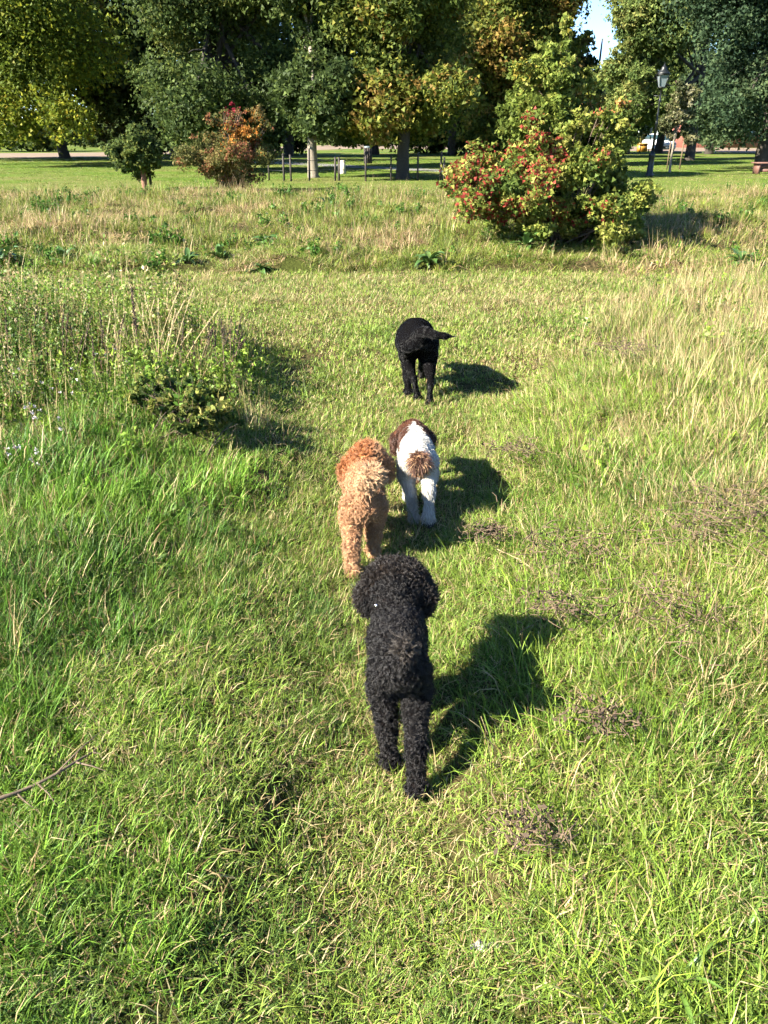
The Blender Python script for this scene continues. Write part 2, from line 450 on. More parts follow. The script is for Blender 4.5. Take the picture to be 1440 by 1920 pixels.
# dense short undergrowth that the longer blades stand in
def under_patch(w, n, nb, l0, l1, wd, dry, green, sc=1.0):
    x = R.uniform(-w, w, n); y = R.uniform(-w, w, n)
    g = grass_geo(x, y, 0 * x, nb, .05 * w / .28, l0, l1, wd, .9, R.uniform(.7, 1.2, n) * sc, green_mix(x * 2 + R.uniform(0, 40), y * 2, green, 71) * (1.04, 1.0, 1.3), np.clip(dry + R.normal(0, .1, n), 0, 1), 2, tilt=.62)
    return mesh_np("under_patch", g[0], [g[1], g[2]], M_GRASS, True, g[3])
for (nm, y0, y1, st, w, n_, wd, l0, l1, lab) in (("under_grass", .3, 5.0, .5, .32, 400, .0028, .028, .075, "dense fine grass carpeting the ground among the dogs"), ("under_grass", 5.0, 11.8, 1.0, .56, 330, .0062, .03, .075, "dense fine grass carpeting the ground beyond the dogs")):
    ms = [under_patch(w, n_, 16, l0, l1, wd, d, g_) for d, g_ in ((.06, .55), (.10, .72), (.15, .85), (.22, .85), (.34, .9), (.50, .85))]
    ux, uy = [a.ravel() for a in np.meshgrid(np.arange(-8, 8, st), np.arange(y0, y1, st))]
    k = np.abs(ux) < .6 * uy + 1.2; ux, uy = ux[k] + R.normal(0, .04, k.sum()), uy[k] + R.normal(0, .04, k.sum()); n = len(ux)
    pm = path_mask(ux, uy); vv = np.clip(.15 + .85 * fbm(ux * 1.3, uy * 1.3, 72) * (.55 + .5 * pm) + .17 * pm + .10 * (ux > .5) + R.normal(0, .07, n), 0, .999)
    instance_patches(nm, ms, ux, uy, R.uniform(0, 6.28, n), np.stack([np.ones(n), np.ones(n), R.uniform(.8, 1.2, n)], 1), (vv * 6).astype(int), lab, .008 if y0 < 3 else .02)
# worn short grass of the mown strips
for (y0, y1, d, nb, sc, wd, lab) in ((0.5, 3.0, 950, 22, 1.0, .0034, "short worn grass of the mown strip around the black curly dog"),
                             (3.0, 6.0, 260, 20, 1.1, .0050, "short mown grass under the far black dog"),
                             (6.0, 10.6, 95, 20, 1.25, .0080, "bright mown grass where the two mown strips cross")):
    x, y = pts_in(y0, y1, d)
    m = path_mask(x, y); k = keep(m + .12 * (1 - m)); x, y, m = x[k], y[k], m[k]
    worn = sstep(.35, .75, fbm(x * 3, y * 3, 61))
    dry = .10 + .28 * worn + .45 * np.exp(-((y - 8.35) / .13) ** 2) + .30 * np.exp(-((y - 9.5) / .20) ** 2)
    stuff("mown_grass", grass_geo(x, y, hgt(x, y), nb, .055, .022, .055, wd, .9, sc * R.uniform(.7, 1.25, len(x)) * (1.1 - .25 * worn), green_mix(x, y, .80, 3) * (1.08, 1.0, 1.25), dry), lab)
# worn line of cut straw along the crossing strip
n = 2600; x = R.uniform(-7, 8, n); nr = R.uniform(0, 1, n) < .6
y = np.where(nr, 8.35 + .35 * (fbm(x * .5, 0 * x, 81) - .5), 9.75 + .5 * (fbm(x * .5, 0 * x + 3, 82) - .5)) + R.normal(0, .07, n)
stuff("worn_grass", grass_geo(x, y, hgt(x, y) + .02, 9, .07, .06, .16, .006, .8, R.uniform(.7, 1.2, n), green_mix(x, y, .2, 83), .45 + .4 * fbm(x * 1.2, y, 84), 2, (.9, .1), tilt=.8), "worn line of flattened brown grass along the crossing strip")
# flattened straw and thatch lying between the blades
x, y = pts_in(0.5, 5.0, 170)
k = keep(.3 + .7 * fbm(x * 2, y * 2, 77)); x, y = x[k], y[k]
stuff("thatch_grass", grass_geo(x, y, hgt(x, y) + .012, 18, .08, .05, .13, .0032, 1.9, R.uniform(.7, 1.3, len(x)), green_mix(x, y, .6), .40 + .4 * fbm(x * 1.5, y * 1.5, 78), tilt=.7), "flattened straw and cut grass lying among the blades")
# lush long grass along both edges
for (y0, y1, d, nb, sc, wd, seg, lab) in ((0.5, 3.0, 480, 26, 1.0, .0044, 3, "lush long green grass edging the mown strip up close"),
                                   (3.0, 6.0, 260, 26, 1.15, .0062, 2, "long green grass on both sides of the two middle dogs"),
                                   (6.0, 10.3, 85, 26, 1.5, .010, 2, "long grass edging the crossing of the mown strips")):
    x, y = pts_in(y0, y1, d)
    m = path_mask(x, y); cl = fbm(x * 2.6, y * 2.6, 15); od = off_path(x, y)
    k = keep(np.clip((1 - m) * (.35 + 1.0 * cl), 0, 1)); x, y, m, cl, od = x[k], y[k], m[k], cl[k], od[k]; lft = x < 0
    dry = np.where(lft, .04 + .12 * fbm(x, y, 5), .08 + .62 * sstep(.35, 1.5, x) * fbm(x * 2, y * 2, 6))
    t = green_mix(x, y, .48, 9); t[lft] *= (.84, 1.0, .9)
    h = (.30 + 1.1 * cl) * (.45 + .55 * sstep(0, .55, od)) * np.where(lft, 1.0, .85)
    stuff("long_grass", grass_geo(x, y, hgt(x, y), nb, .06, .07, .17, wd, .75, sc * h * R.uniform(.75, 1.25, len(x)), t, dry, seg, (.12, .05)), lab)
# combed-over grass on the right-hand side
x, y = pts_in(0.5, 6.0, 125)
k = keep((1 - path_mask(x, y)) * (x > .2) * (.3 + fbm(x * 2, y * 2, 19))); x, y = x[k], y[k]
stuff("flattened_grass", grass_geo(x, y, hgt(x, y), 30, .08, .10, .22, .0045, 1.3, R.uniform(.6, 1.1, len(x)), green_mix(x, y, .66, 11), .12 + .60 * sstep(.4, 1.8, x) * fbm(x * 1.4, y * 1.4, 20) * 1.6, 3, (-.55, .35)), "wind-combed grass leaning over beside the mown strip")
# dry wispy grass
x, y = pts_in(1.2, 9.0, 90)
pr = (1 - path_mask(x, y)) * np.where(x > 0, sstep(.7, 2.2, x) * (.25 + 1.2 * fbm(x, y, 23)), .35 * sstep(.35, .8, fbm(x * 1.2, y * 1.2, 29)))
k = keep(np.clip(pr, 0, 1)); x, y = x[k], y[k]
stuff("dry_grass", grass_geo(x, y, hgt(x, y), 22, .06, .16, .36, .0036, .5, R.uniform(.6, 1.1, len(x)), green_mix(x, y, .7, 13) * (1.1, 1.0, 1.1), .45 + .55 * fbm(x * .9, y * .9, 31), 2, (-.2, .1)), "pale dry wispy grass standing in the rough")
# leafy weeds
x, y = pts_in(1.4, 8.5, 60)
wl = (x < -.55) * sstep(3.4, 4.6, y) * (1 - sstep(6.6, 7.6, y)) * sstep(-.7, -1.2, x)
pr = (1 - path_mask(x, y)) * np.clip(wl * 1.2 + .14 * sstep(.5, .7, fbm(x * 1.6, y * 1.6, 41)), 0, 1)
k = keep(pr); x, y, wl = x[k], y[k], wl[k]
stuff("leafy_weed", weed_geo(x, y, hgt(x, y), 5, .10, .32, 12, .042, R.uniform(.6, 1.1, len(x)) * (.6 + .4 * sstep(2, 4, y)), green_mix(x, y, .6, 43), .12 + 0 * x), "low leafy weeds growing through the rough grass")
x, y = pts_in(3.4, 8.0, 115)
wl = sstep(-.75, -1.35, x) * sstep(3.5, 4.2, y) * (1 - sstep(6.2, 7.2, y)) * sstep(.22, .5, fbm(x * 1.1, y * 1.1, 45))
k = keep(wl); x, y = x[k], y[k]
stuff("tall_weed", weed_geo(x, y, hgt(x, y), 6, .30, .66, 15, .038, R.uniform(.4, 1.1, len(x)) * (.55 + .7 * fbm(x * 1.5, y * 1.5, 48)) * (.6 + .4 * sstep(3.5, 4.8, y)) * (.5 + .5 * sstep(-1.0, -1.9, x)), green_mix(x, y, .45, 47) * (1.0, .95, 1.1), .15 + .8 * sstep(.35, .7, fbm(x * .8, y * .8, 46)) + .4 * sstep(-1.3, -2.4, x) * sstep(4.8, 5.8, y)), "tangle of tall weeds on the far left of the strip")
# rough bank beyond the crossing: patches of tussocks
def bank_patch(dry, weedy, green):
    n = 24; w = .5; x = R.uniform(-w, w, n); y = R.uniform(-w, w, n); sc = R.uniform(.55, 1.25, n)
    tint = green_mix(x * 3 + R.uniform(0, 50), y * 3 + R.uniform(0, 50), green, 55) * (.95, .85, 1.1)
    g = grass_geo(x, y, 0 * x, 34, .12, .10, .26, .0085, 1.4, sc, tint, np.clip(dry + R.normal(0, .15, n), 0, .95), 2, (.1, .1), zs=.8)
    m = 3 if dry > .5 else 1
    x2 = R.uniform(-w, w, m); g2 = grass_geo(x2, R.uniform(-w, w, m), 0 * x2, 12, .12, .3, .5, .005, .4, np.full(m, .9), tint[:m], np.full(m, .75), 2)
    parts = [g, g2]
    if weedy:
        x3 = R.uniform(-w, w, weedy); parts.append(weed_geo(x3, R.uniform(-w, w, weedy), 0 * x3, 5, .06, .20, 16, .05, np.full(weedy, 1.2), np.tile(DEEP * 1.1, (weedy, 1)), np.full(weedy, .03)))
    V, Q, T, C = [], [], [], []; o = 0
    for v_, q_, t_, c_ in parts: V.append(v_); Q.append(q_ + o); T.append(t_ + o); C.append(c_); o += len(v_)
    return mesh_np("bank_patch", np.vstack(V), [np.vstack(Q), np.vstack(T)], M_GRASS, True, np.vstack(C) * (1.0, .92, .98))
bp_ = [bank_patch(d, w_, g_) for d, w_, g_ in ((.05, 0, .65), (.08, 3, .6), (.12, 0, .9), (.18, 1, .8), (.24, 0, .9), (.30, 1, .8), (.40, 0, .85), (.52, 0, .8), (.68, 0, .8), (.85, 0, .8))]
st_ = .62; bx_ = np.arange(-20, 20, st_); by_ = np.arange(10.0, BANK_END + .8, st_)
bx_, by_ = [a.ravel() for a in np.meshgrid(bx_, by_)]
bx_ = bx_ + R.normal(0, .15, len(bx_)); by_ = by_ + R.normal(0, .15, len(by_))
k = (np.abs(bx_) < .58 * by_ + 2.5) & (path_mask(bx_, by_ - .1) < .92); bx_, by_ = bx_[k], by_[k]
dv = np.clip(.10 + 1.9 * (fbm(bx_ * .8, by_ * 1.2, 53) - .36) + R.normal(0, .12, len(bx_)) + .30 * sstep(19, 21.5, by_), 0, .999)
hs = R.uniform(.75, 1.2, len(bx_)) * (.25 + 1.6 * fbm(bx_ * 1.3, by_ * 1.3, 57)); n = len(bx_)
instance_patches("rough_grass", bp_, bx_, by_, R.uniform(0, 6.28, n), np.stack([np.ones(n), np.ones(n), hs], 1), (dv * 10).astype(int), "rough tussocky grass covering the bank beyond the crossing")
# short lawn of the park behind
def lawn_patch(dry, green):
    n = 60; x = R.uniform(-1.6, 1.6, n); y = R.uniform(-1.6, 1.6, n)
    g = grass_geo(x, y, 0 * x, 14, .2, .035, .075, .012, .8, R.uniform(.8, 1.3, n), green_mix(x * 2, y * 2, green, 65) * (.75, .72, .75), np.full(n, dry))
    return mesh_np("lawn_patch", g[0], [g[1], g[2]], M_GRASS, True, g[3])
lp_ = [lawn_patch(d, g_) for d, g_ in ((.03, .55), (.08, .65), (.15, .75), (.3, .75))]
lx, ly = [a.ravel() for a in np.meshgrid(np.arange(-40, 40, 2.6), np.arange(BANK_END + .8, 56, 2.6))]
k = np.abs(lx) < .58 * ly + 4; lx, ly = lx[k] + R.normal(0, .3, k.sum()), ly[k] + R.normal(0, .3, k.sum()); n = len(lx)
instance_patches("lawn_grass", lp_, lx, ly, R.uniform(0, 6.28, n), np.ones((n, 3)), (np.clip(fbm(lx * .15, ly * .25, 66) * 1.6 - .4, 0, .999) * 4).astype(int), "close-cut lawn of the park beyond the fence")
print("grass triangles", TRI[0])
# ---------------------------------------------------------------- trees and shrubs
def leaf_cloud(cent, rad, n, size, pal, wts, squash=.8, hollow=.55, cfun=None, aspect=.62, tri=False, mini=26):
    """n leaves spread through clumps (centres, radii); returns verts, quads, tints"""
    cent = np.asarray(cent); rad = np.asarray(rad)
    pr = rad ** 2 / (rad ** 2).sum()
    ci = R.choice(len(cent), n, p=pr)
    d = rdir(n); rr = hollow + (1 - hollow) * np.sqrt(R.uniform(0, 1, n))
    rr = np.where(R.uniform(0, 1, n) < .12, rr * R.uniform(1.0, 1.35, n), rr)
    nm = max(len(cent), n // mini); mi = R.choice(len(cent), nm, p=pr); md = rdir(nm); mr_ = hollow + (1 - hollow) * R.uniform(0, 1, nm) ** .6
    mr_ = np.where(R.uniform(0, 1, nm) < .18, mr_ * R.uniform(1.0, 1.45, nm), mr_)
    mc = cent[mi] + md * (mr_ * rad[mi])[:, None] * np.array([1, 1, squash]); ms = rad[mi] * R.uniform(.10, .24, nm)
    pk_ = R.integers(0, nm, n); ci = mi[pk_]
    c = mc[pk_] + R.normal(size=(n, 3)) * ms[pk_][:, None] * np.array([1, 1, .75]); d = unit(md[pk_] + R.normal(0, .5, (n, 3)))
    nrm = unit(d * .55 + R.normal(0, .6, (n, 3)) + np.array([0, 0, .25]))
    u = unit(np.cross(nrm, R.normal(size=(n, 3)))); w = np.cross(nrm, u)
    L = size * R.uniform(.6, 1.35, n)[:, None]
    if tri: v = np.stack([c - u * L * .6, c + u * L * .25 + w * L * .5, c + u * L * .35 - w * L * .45 - nrm * L * .15], 1).reshape(-1, 3)
    else: v = np.stack([c - u * L * .55, c + w * L * aspect * .5, c + u * L * .55 - nrm * L * .12, c - w * L * aspect * .5], 1).reshape(-1, 3)
    fv = 3 if tri else 4
    q = np.arange(fv * n).reshape(n, fv)
    pal = np.asarray(pal); wts = np.asarray(wts, float)
    lump_bias = R.uniform(0, 1, len(cent)); mini_bias = R.uniform(0, 1, nm)
    cum = np.cumsum(wts / wts.sum())
    val = .40 * lump_bias[ci] + .35 * mini_bias[pk_] + .3 * R.uniform(0, 1, n)
    # keep the weights honest after blending two random numbers
    val = np.argsort(np.argsort(val)) / n
    pi = np.searchsorted(cum, val, side='right').clip(0, len(pal) - 1)
    col = pal[pi] * R.uniform(.7, 1.35, (n, 1))
    if cfun is not None: col = cfun(c, col)
    return v, q, np.repeat(col, fv, 0)
def limb(mb, p0, p1, r0, r1, sag=.15, n=7, sides=7, wob=.06):
    p0 = np.asarray(p0, float); p1 = np.asarray(p1, float); L = np.linalg.norm(p1 - p0)
    t = np.linspace(0, 1, n)[:, None]
    mid = (p0 + p1) / 2 + np.array([0, 0, sag * L]) + R.normal(0, wob * L, 3)
    pts = (1 - t) ** 2 * p0 + 2 * t * (1 - t) * mid + t * t * p1
    pts[1:-1] += R.normal(0, wob * .25 * L / n, (n - 2, 3))
    mb.tube(pts, np.linspace(r0, r1, n), sides)
    return pts
def make_tree(name, label, cat, base, crowns, nleaf, size, pal, wts, trunk_r, bark, fork, group=None, nlimb=14, nsub=26, squash=.8, cfun=None, stems=1, subr=(.30, .52), hollow=.25, lean=0.0, pz=0.0):
    """crowns: (cx, cy, cz, rx, ry, rz) in metres relative to the base"""
    x0, y0 = base
    pz = float(hgt(x0, y0)) - .02
    root = thing(name, (x0, y0, pz), label, cat, group)
    cent, rad = [], []
    vol = np.array([c[3] * c[5] for c in crowns]); ns = np.maximum(5, (nsub * vol / vol.sum()).astype(int))
    for c, k in zip(crowns, ns):
        d = rdir(k); f = R.uniform(.35, .92, (k, 1))
        pnt = np.array(c[:3]) + d * f * np.array(c[3:])
        r = R.uniform(subr[0], subr[1], k) * (c[3] * c[4] * c[5]) ** (1 / 3)
        pnt[:, 2] = np.maximum(pnt[:, 2], r * .75 + .05)
        cent.append(pnt); rad.append(r)
    cent = np.vstack(cent); rad = np.concatenate(rad)
    tri = size > .05
    if tri: nleaf = int(nleaf * 1.7); size = size * .82
    v, q, col = leaf_cloud(cent, rad, nleaf, size, pal, wts, squash, hollow, cfun, tri=tri)
    keepz = v[q[:, 0], 2] > .04
    q = q[keepz]
    obj("crown", mesh_np("crown", v, q, M_LEAF, False, col), root)
    mb = MB()
    top = np.array([lean, 0, fork])
    if stems == 1:
        f1 = max(c[2] for c in crowns)
        tp = np.array([[0, 0, -.1], [.01, 0, fork * .05], [lean * .4, .0, fork * .5], [lean, 0, fork], [lean * 1.2, .1, (fork + f1) * .5], [lean * 1.3, .1, f1]])
        tp[1:, :2] += R.normal(0, trunk_r * .25, (5, 2))
        mb.tube(tp, np.array([1.45, 1.12, .92, .85, .6, .3]) * trunk_r, 10)
        pick = R.choice(len(cent), min(nlimb, len(cent)), replace=False)
        for i in pick:
            t = R.uniform(0, .75); st = tp[3] * (1 - t) + tp[5] * t
            pts = limb(mb, st, cent[i], trunk_r * R.uniform(.28, .5), trunk_r * .06, R.uniform(-.05, .15))
            for j in range(2):
                d = cent[i] + rdir(1)[0] * rad[i] * .9
                limb(mb, pts[R.integers(3, 6)], d, trunk_r * .10, trunk_r * .03, .05, 5, 5)
    else:
        for i in R.choice(len(cent), min(nlimb, len(cent)), replace=False):
            st = np.array([R.normal(0, .12), R.normal(0, .12), -.05])
            pts = limb(mb, st, cent[i], trunk_r * R.uniform(.7, 1.2), trunk_r * .2, R.uniform(0, .2))
            for j in range(3):
                limb(mb, pts[R.integers(2, 6)], cent[i] + rdir(1)[0] * rad[i] * 1.0, trunk_r * .35, trunk_r * .12, .05, 5, 5)
    mb.build("trunk" if stems == 1 else "branches", bark, root, smooth=True)
    return root
def crown_px(base, px0, px1, py0, py1, Y=None, depth=None, yoff=0.0):
    """an ellipsoid filling that window of the photograph at the tree's distance, relative to its base"""
    Y = base[1] + yoff if Y is None else Y
    a = P(px0, (py0 + py1) / 2, Y); b_ = P(px1, (py0 + py1) / 2, Y); t = P((px0 + px1) / 2, py0, Y); bt = P((px0 + px1) / 2, py1, Y)
    rx = (b_.x - a.x) / 2; rz = (t.z - bt.z) / 2
    return ((a.x + b_.x) / 2 - base[0], Y - base[1], (t.z + bt.z) / 2 - float(hgt(base[0], base[1])), rx, depth or rx * .8, rz)

OAK = [(.028, .044, .013), (.043, .064, .017), (.066, .090, .022), (.105, .118, .027)]
YELLOW = [(.075, .105, .014), (.13, .160, .018), (.20, .205, .020), (.28, .22, .025)]
AUTUMN = [(.048, .068, .014), (.085, .102, .018), (.135, .130, .022), (.16, .105, .028)]
EVER = [(.020, .038, .018), (.032, .055, .026), (.048, .075, .033), (.07, .095, .04)]
ASH = [(.055, .085, .024), (.085, .115, .030), (.12, .145, .04), (.155, .155, .045)]
FAR = [(.05, .065, .016), (.075, .085, .02), (.11, .10, .024), (.13, .09, .03)]

OAK, AUTUMN, ASH, EVER = [[tuple(1.28 * v_ for v_ in c_) for c_ in p_] for p_ in (OAK, AUTUMN, ASH, EVER)]
b0 = G(-40, 309)
make_tree("maple_tree", "yellow-green maple with low sweeping crown at the left edge of the park", "tree", b0,
          [crown_px(b0, -200, 250, -260, 180), crown_px(b0, -150, 215, 60, 292, depth=3.5, yoff=-2)], 46000, .20, YELLOW, [3.2, 3.2, 2.0, .5], .32, M_BARK, 2.2, "large park trees", 16, 44)
b0 = G(408, 318)
make_tree("oak_tree", "broad dark oak whose crown spreads low behind the orange bush", "tree", b0,
          [crown_px(b0, 215, 620, -420, 120), crown_px(b0, 225, 560, 60, 295, yoff=-1.5), crown_px(b0, 470, 640, 20, 240)], 62000, .19, OAK, [2, 3, 3, 1.3], .42, M_BARK, 1.9, "large park trees", 24, 60)
b0 = G(590, 333)
make_tree("oak_tree", "dark shaded oak with a pale sunlit trunk behind the wire fence", "tree", b0,
          [crown_px(b0, 500, 700, -220, 120), crown_px(b0, 500, 700, 60, 275), crown_px(b0, 520, 690, 110, 276, depth=1.3, yoff=-1.6)], 44000, .17, OAK, [4, 3, 2, .6], .20, M_BARK_PALE, 2.0, "large park trees", 14, 40)
b0 = G(757, 336)
make_tree("field_tree", "autumn tree with a straight dark trunk rising behind the wire fence", "tree", b0,
          [crown_px(b0, 610, 930, -260, 120), crown_px(b0, 620, 910, 50, 268, depth=3)], 50000, .18, AUTUMN, [3.4, 3, 1.4, .5], .24, M_BARK, 2.1, "large park trees", 20, 46)
b0 = G(985, 312)
make_tree("beech_tree", "bronze and yellow tree standing behind the big berry shrub", "tree", b0,
          [crown_px(b0, 830, 1080, -200, 180), crown_px(b0, 850, 1115, 100, 290)], 40000, .22, AUTUMN, [2.8, 2.6, 1.6, 1.2], .3, M_BARK, 2.2, "large park trees", 14, 40)
b0 = G(1290, 301)
make_tree("ash_tree", "airy pale green tree rising behind the lamp post", "tree", b0,
          [crown_px(b0, 1150, 1330, -300, 120), crown_px(b0, 1125, 1320, 30, 235), crown_px(b0, 1150, 1320, -60, 140, yoff=-1)], 52000, .20, ASH, [2.5, 3, 2, .8], .30, M_BARK, 2.6, "large park trees", 10, 70, subr=(.26, .42))
b0 = G(1425, 317)
make_tree("holm_oak", "dense dark evergreen oak at the right edge above the bench", "tree", b0,
          [crown_px(b0, 1265, 1620, -380, 130), crown_px(b0, 1290, 1580, 60, 302, depth=3), crown_px(b0, 1300, 1420, 130, 296, depth=2, yoff=-1)], 62000, .17, EVER, [2, 3, 3, 1], .36, M_BARK, 1.5, "large park trees", 16, 64)
b0 = G(1105, 296)
make_tree("cedar_tree", "slim dark tree top standing in the gap of sky", "tree", b0,
          [crown_px(b0, 1082, 1120, 32, 110), crown_px(b0, 1068, 1136, 80, 190), crown_px(b0, 1055, 1145, 150, 280)], 12000, .26, EVER, [2, 3, 2, .5], .16, M_BARK, 2.5, None, 0, 40)
# second row of trees closing the view
back = [(-160, 300, -300, 80, -200, 284, YELLOW, "broad yellowing tree half hidden behind the maple"), (120, 297, 10, 330, -200, 288, FAR, "dull green tree between the maple and the broad oak"),
        (330, 296, 200, 520, -160, 292, OAK, "dark far tree seen under the broad oak"), (540, 293, 430, 640, -170, 284, OAK, "dark far tree behind the pale oak trunk"),
        (700, 290, 600, 830, -150, 262, OAK, "dark far tree behind the straight autumn trunk"), (850, 291, 750, 990, -160, 282, OAK, "dark far tree filling the gap beside the autumn tree"),
        (1010, 296, 900, 1085, -60, 288, FAR, "brownish far tree behind the top of the berry shrub"), (1170, 289, 1118, 1212, 110, 280, ASH, "low green tree between the berry shrub and lamp post"),
        (1235, 287, 1172, 1310, -120, 250, ASH, "pale green far tree filling in behind the lamp post"), (1330, 289, 1262, 1420, 60, 262, EVER, "dark far tree behind the evergreen oak's left side"), (1700, 296, 1540, 1860, -200, 280, OAK, "broad far tree beyond the right edge by the bench")]
for bx, by, x0, x1, y0, y1, pal, lab in back:
    b0 = G(bx, by)
    make_tree("far_tree", lab, "tree", b0, [crown_px(b0, x0, x1, y0, y1), crown_px(b0, x0 + 25, x1 - 25, max(y0, y1 - 110), y1)], 15000, .36, pal, [2.6, 3, 2, .8], .35, M_BARK, 2.6, "trees of the second row", 10, 34)
# dark understorey along the far road
for bx, by, x0, x1, y0, lab in ((60, 284, -60, 150, 225, "dark hedge bush left of the gap under the maple"), (300, 290, 205, 420, 215, "dark undergrowth bush behind the small reddish-stemmed tree"), (480, 289, 400, 575, 215, "dark undergrowth bush behind the orange bush"),
                            (655, 274, 575, 740, 225, "low dark bush beyond the far tan road"), (800, 287, 735, 880, 215, "dark undergrowth bush between the two middle trunks"), (930, 288, 850, 1010, 205, "dark undergrowth bush just left of the berry shrub"),
                            (1090, 288, 1000, 1190, 205, "dark undergrowth bush right behind the berry shrub"), (180, 276, 110, 260, 225, "low far bush seen under the maple's branches"), (1500, 288, 1400, 1640, 200, "dark undergrowth bush right of the evergreen oak")):
    b0 = G(bx, by)
    make_tree("undergrowth_bush", lab, "bush", b0, [crown_px(b0, x0, x1, y0, by - 2, depth=2.5)], 6000, .34, OAK, [4, 3, 1.5, .4], .06, M_BARK, .5, "undergrowth bushes by the far road", 8, 26, stems=2)
# far wood
cx = np.arange(-130, 131, 3.0); n = len(cx)
cc = []; rr = []
for i in range(3):
    zz = R.uniform(2.0, 8.5, n) if i else R.uniform(1.5, 3.0, n)
    cc.append(np.stack([cx + R.normal(0, 1.5, n), R.uniform(135, 160, n), zz], 1)); rr.append(R.uniform(2.2, 3.6, n))
cc = np.vstack(cc); rr = np.concatenate(rr)
kz = cc[:, 2] + rr * .8 < 10.5
v, q, col = leaf_cloud(cc[kz], rr[kz], 40000, .75, FAR, [3, 3, 1.5, .6], tri=True)
tag(obj("far_woodland", mesh_np("far_woodland", v, q, M_LEAF, False, col)), "far-off belt of woodland closing the park", "woodland", kind="stuff")

# small tree at the edge of the bank
b0 = GH(272, 356)
make_tree("young_tree", "small dark green tree with reddish stem at the edge of the bank", "tree", b0,
          [crown_px(b0, 205, 305, 235, 335)], 9000, .10, OAK, [2, 3, 3, 1.5], .085, M_BARK_RED, 1.0, None, 10, 22)
mb = MB(); g = GH(284, 355); mb.box((0, 0, .45), (.07, .07, .95)); 
tag(mb.build("tree_stake", M_DARKWOOD, None, (g[0], g[1], float(hgt(*g)) - .02)), "thin dark stake beside the small reddish-stemmed tree", "stake")

def bush_col(c, col):
    r = R.uniform(0, 1, len(c)); h = c[:, 2]; x = c[:, 0]
    o = (np.exp(-((x - .55) / .5) ** 2 - ((h - 1.75) / .45) ** 2) > r * 1.1)
    col[o] = np.array([.36, .15, .03]) * R.uniform(.6, 1.3, (o.sum(), 1))
    d = (np.exp(-((x - .22) / .22) ** 2 - ((h - 2.45) / .42) ** 2) > r * .9)
    col[d] = np.array([.22, .022, .035]) * R.uniform(.6, 1.3, (d.sum(), 1))
    k = (fbm(x * 2.5, h * 2.5, 91) > .62) & (r < .6)
    col[k] = np.array([.24, .10, .05]) * R.uniform(.6, 1.3, (k.sum(), 1))
    return col
b0 = GH(432, 360)
make_tree("autumn_bush", "rounded bush turning orange with a crimson tip before the broad oak", "bush", b0,
          [crown_px(b0, 325, 540, 245, 354), crown_px(b0, 370, 510, 190, 310), crown_px(b0, 415, 465, 180, 260), crown_px(b0, 425, 460, 182, 230)], 20000, .070, [(.06, .07, .02), (.10, .105, .03), (.15, .135, .045), (.19, .13, .05)], [1.6, 3, 2.4, 1.4],
          .03, M_TWIG, .4, None, 22, 60, stems=2, cfun=bush_col, subr=(.18, .34))
# large berry shrub with a taller young tree inside it
def shrub_col(c, col):
    r = R.uniform(0, 1, len(c)); h = c[:, 2]; x = c[:, 0]
    nz = fbm(x * 2.2 + 9, h * 2.2 + c[:, 1], 93)
    rd = (x < .45) & (h < 1.75) & (h > .25) & (nz > .48) & (r < np.where(x < -.1, .30, .10))
    col[rd] = np.where(r[rd][:, None] < .3, [.28, .05, .035], [.34, .16, .08]) * R.uniform(.6, 1.25, (rd.sum(), 1))
    pk = (x > .2) & (h > 1.5) & (nz > .54) & (r < .4)
    col[pk] = np.array([.40, .19, .07]) * R.uniform(.6, 1.25, (pk.sum(), 1))
    return col
b0 = GH(1050, 444)
make_tree("berry_shrub", "large autumn shrub flecked with red and pink leaves on the bank", "shrub", b0,
          [crown_px(b0, 835, 1130, 250, 425, depth=1.3), crown_px(b0, 1000, 1240, 290, 440, depth=1.2), crown_px(b0, 960, 1200, 180, 340, depth=1.1), crown_px(b0, 870, 1040, 280, 410, depth=1.0, yoff=-.4), crown_px(b0, 1070, 1195, 185, 330, depth=.9), crown_px(b0, 875, 1240, 370, 450, depth=1.2, yoff=-.5)],
          46000, .064, [(.07, .105, .02), (.12, .155, .028), (.19, .21, .04), (.26, .25, .06)], [1.8, 3, 2.6, 1.3], .018, M_TWIG, .5, None, 60, 190, stems=2, cfun=shrub_col, subr=(.16, .30), hollow=.1)
def pear_col(c, col):
    r = R.uniform(0, 1, len(c)); x = c[:, 0]; h = c[:, 2]
    y = (((np.abs(x - .12) < .14) & (h > 2.3)) | ((np.abs(x + .62) < .16) & (h > 2.0))) & (r < .35)
    col[y] = np.array([.36, .29, .05]) * R.uniform(.7, 1.2, (y.sum(), 1))
    return col
b0 = GH(1035, 430)
make_tree("slender_tree", "slender yellow-green young tree growing up through the berry shrub", "tree", b0,
          [crown_px(b0, 930, 1120, 150, 330, depth=.9), crown_px(b0, 960, 1100, 60, 230, depth=.7), crown_px(b0, 1015, 1085, 10, 120, depth=.35), crown_px(b0, 940, 990, 110, 240, depth=.4)],
          17000, .070, [(.08, .11, .02), (.13, .17, .03), (.18, .21, .04), (.25, .25, .06)], [2, 3, 2.4, .8], .030, M_TWIG, .8, None, 12, 84, cfun=pear_col, subr=(.20, .36), hollow=.05)
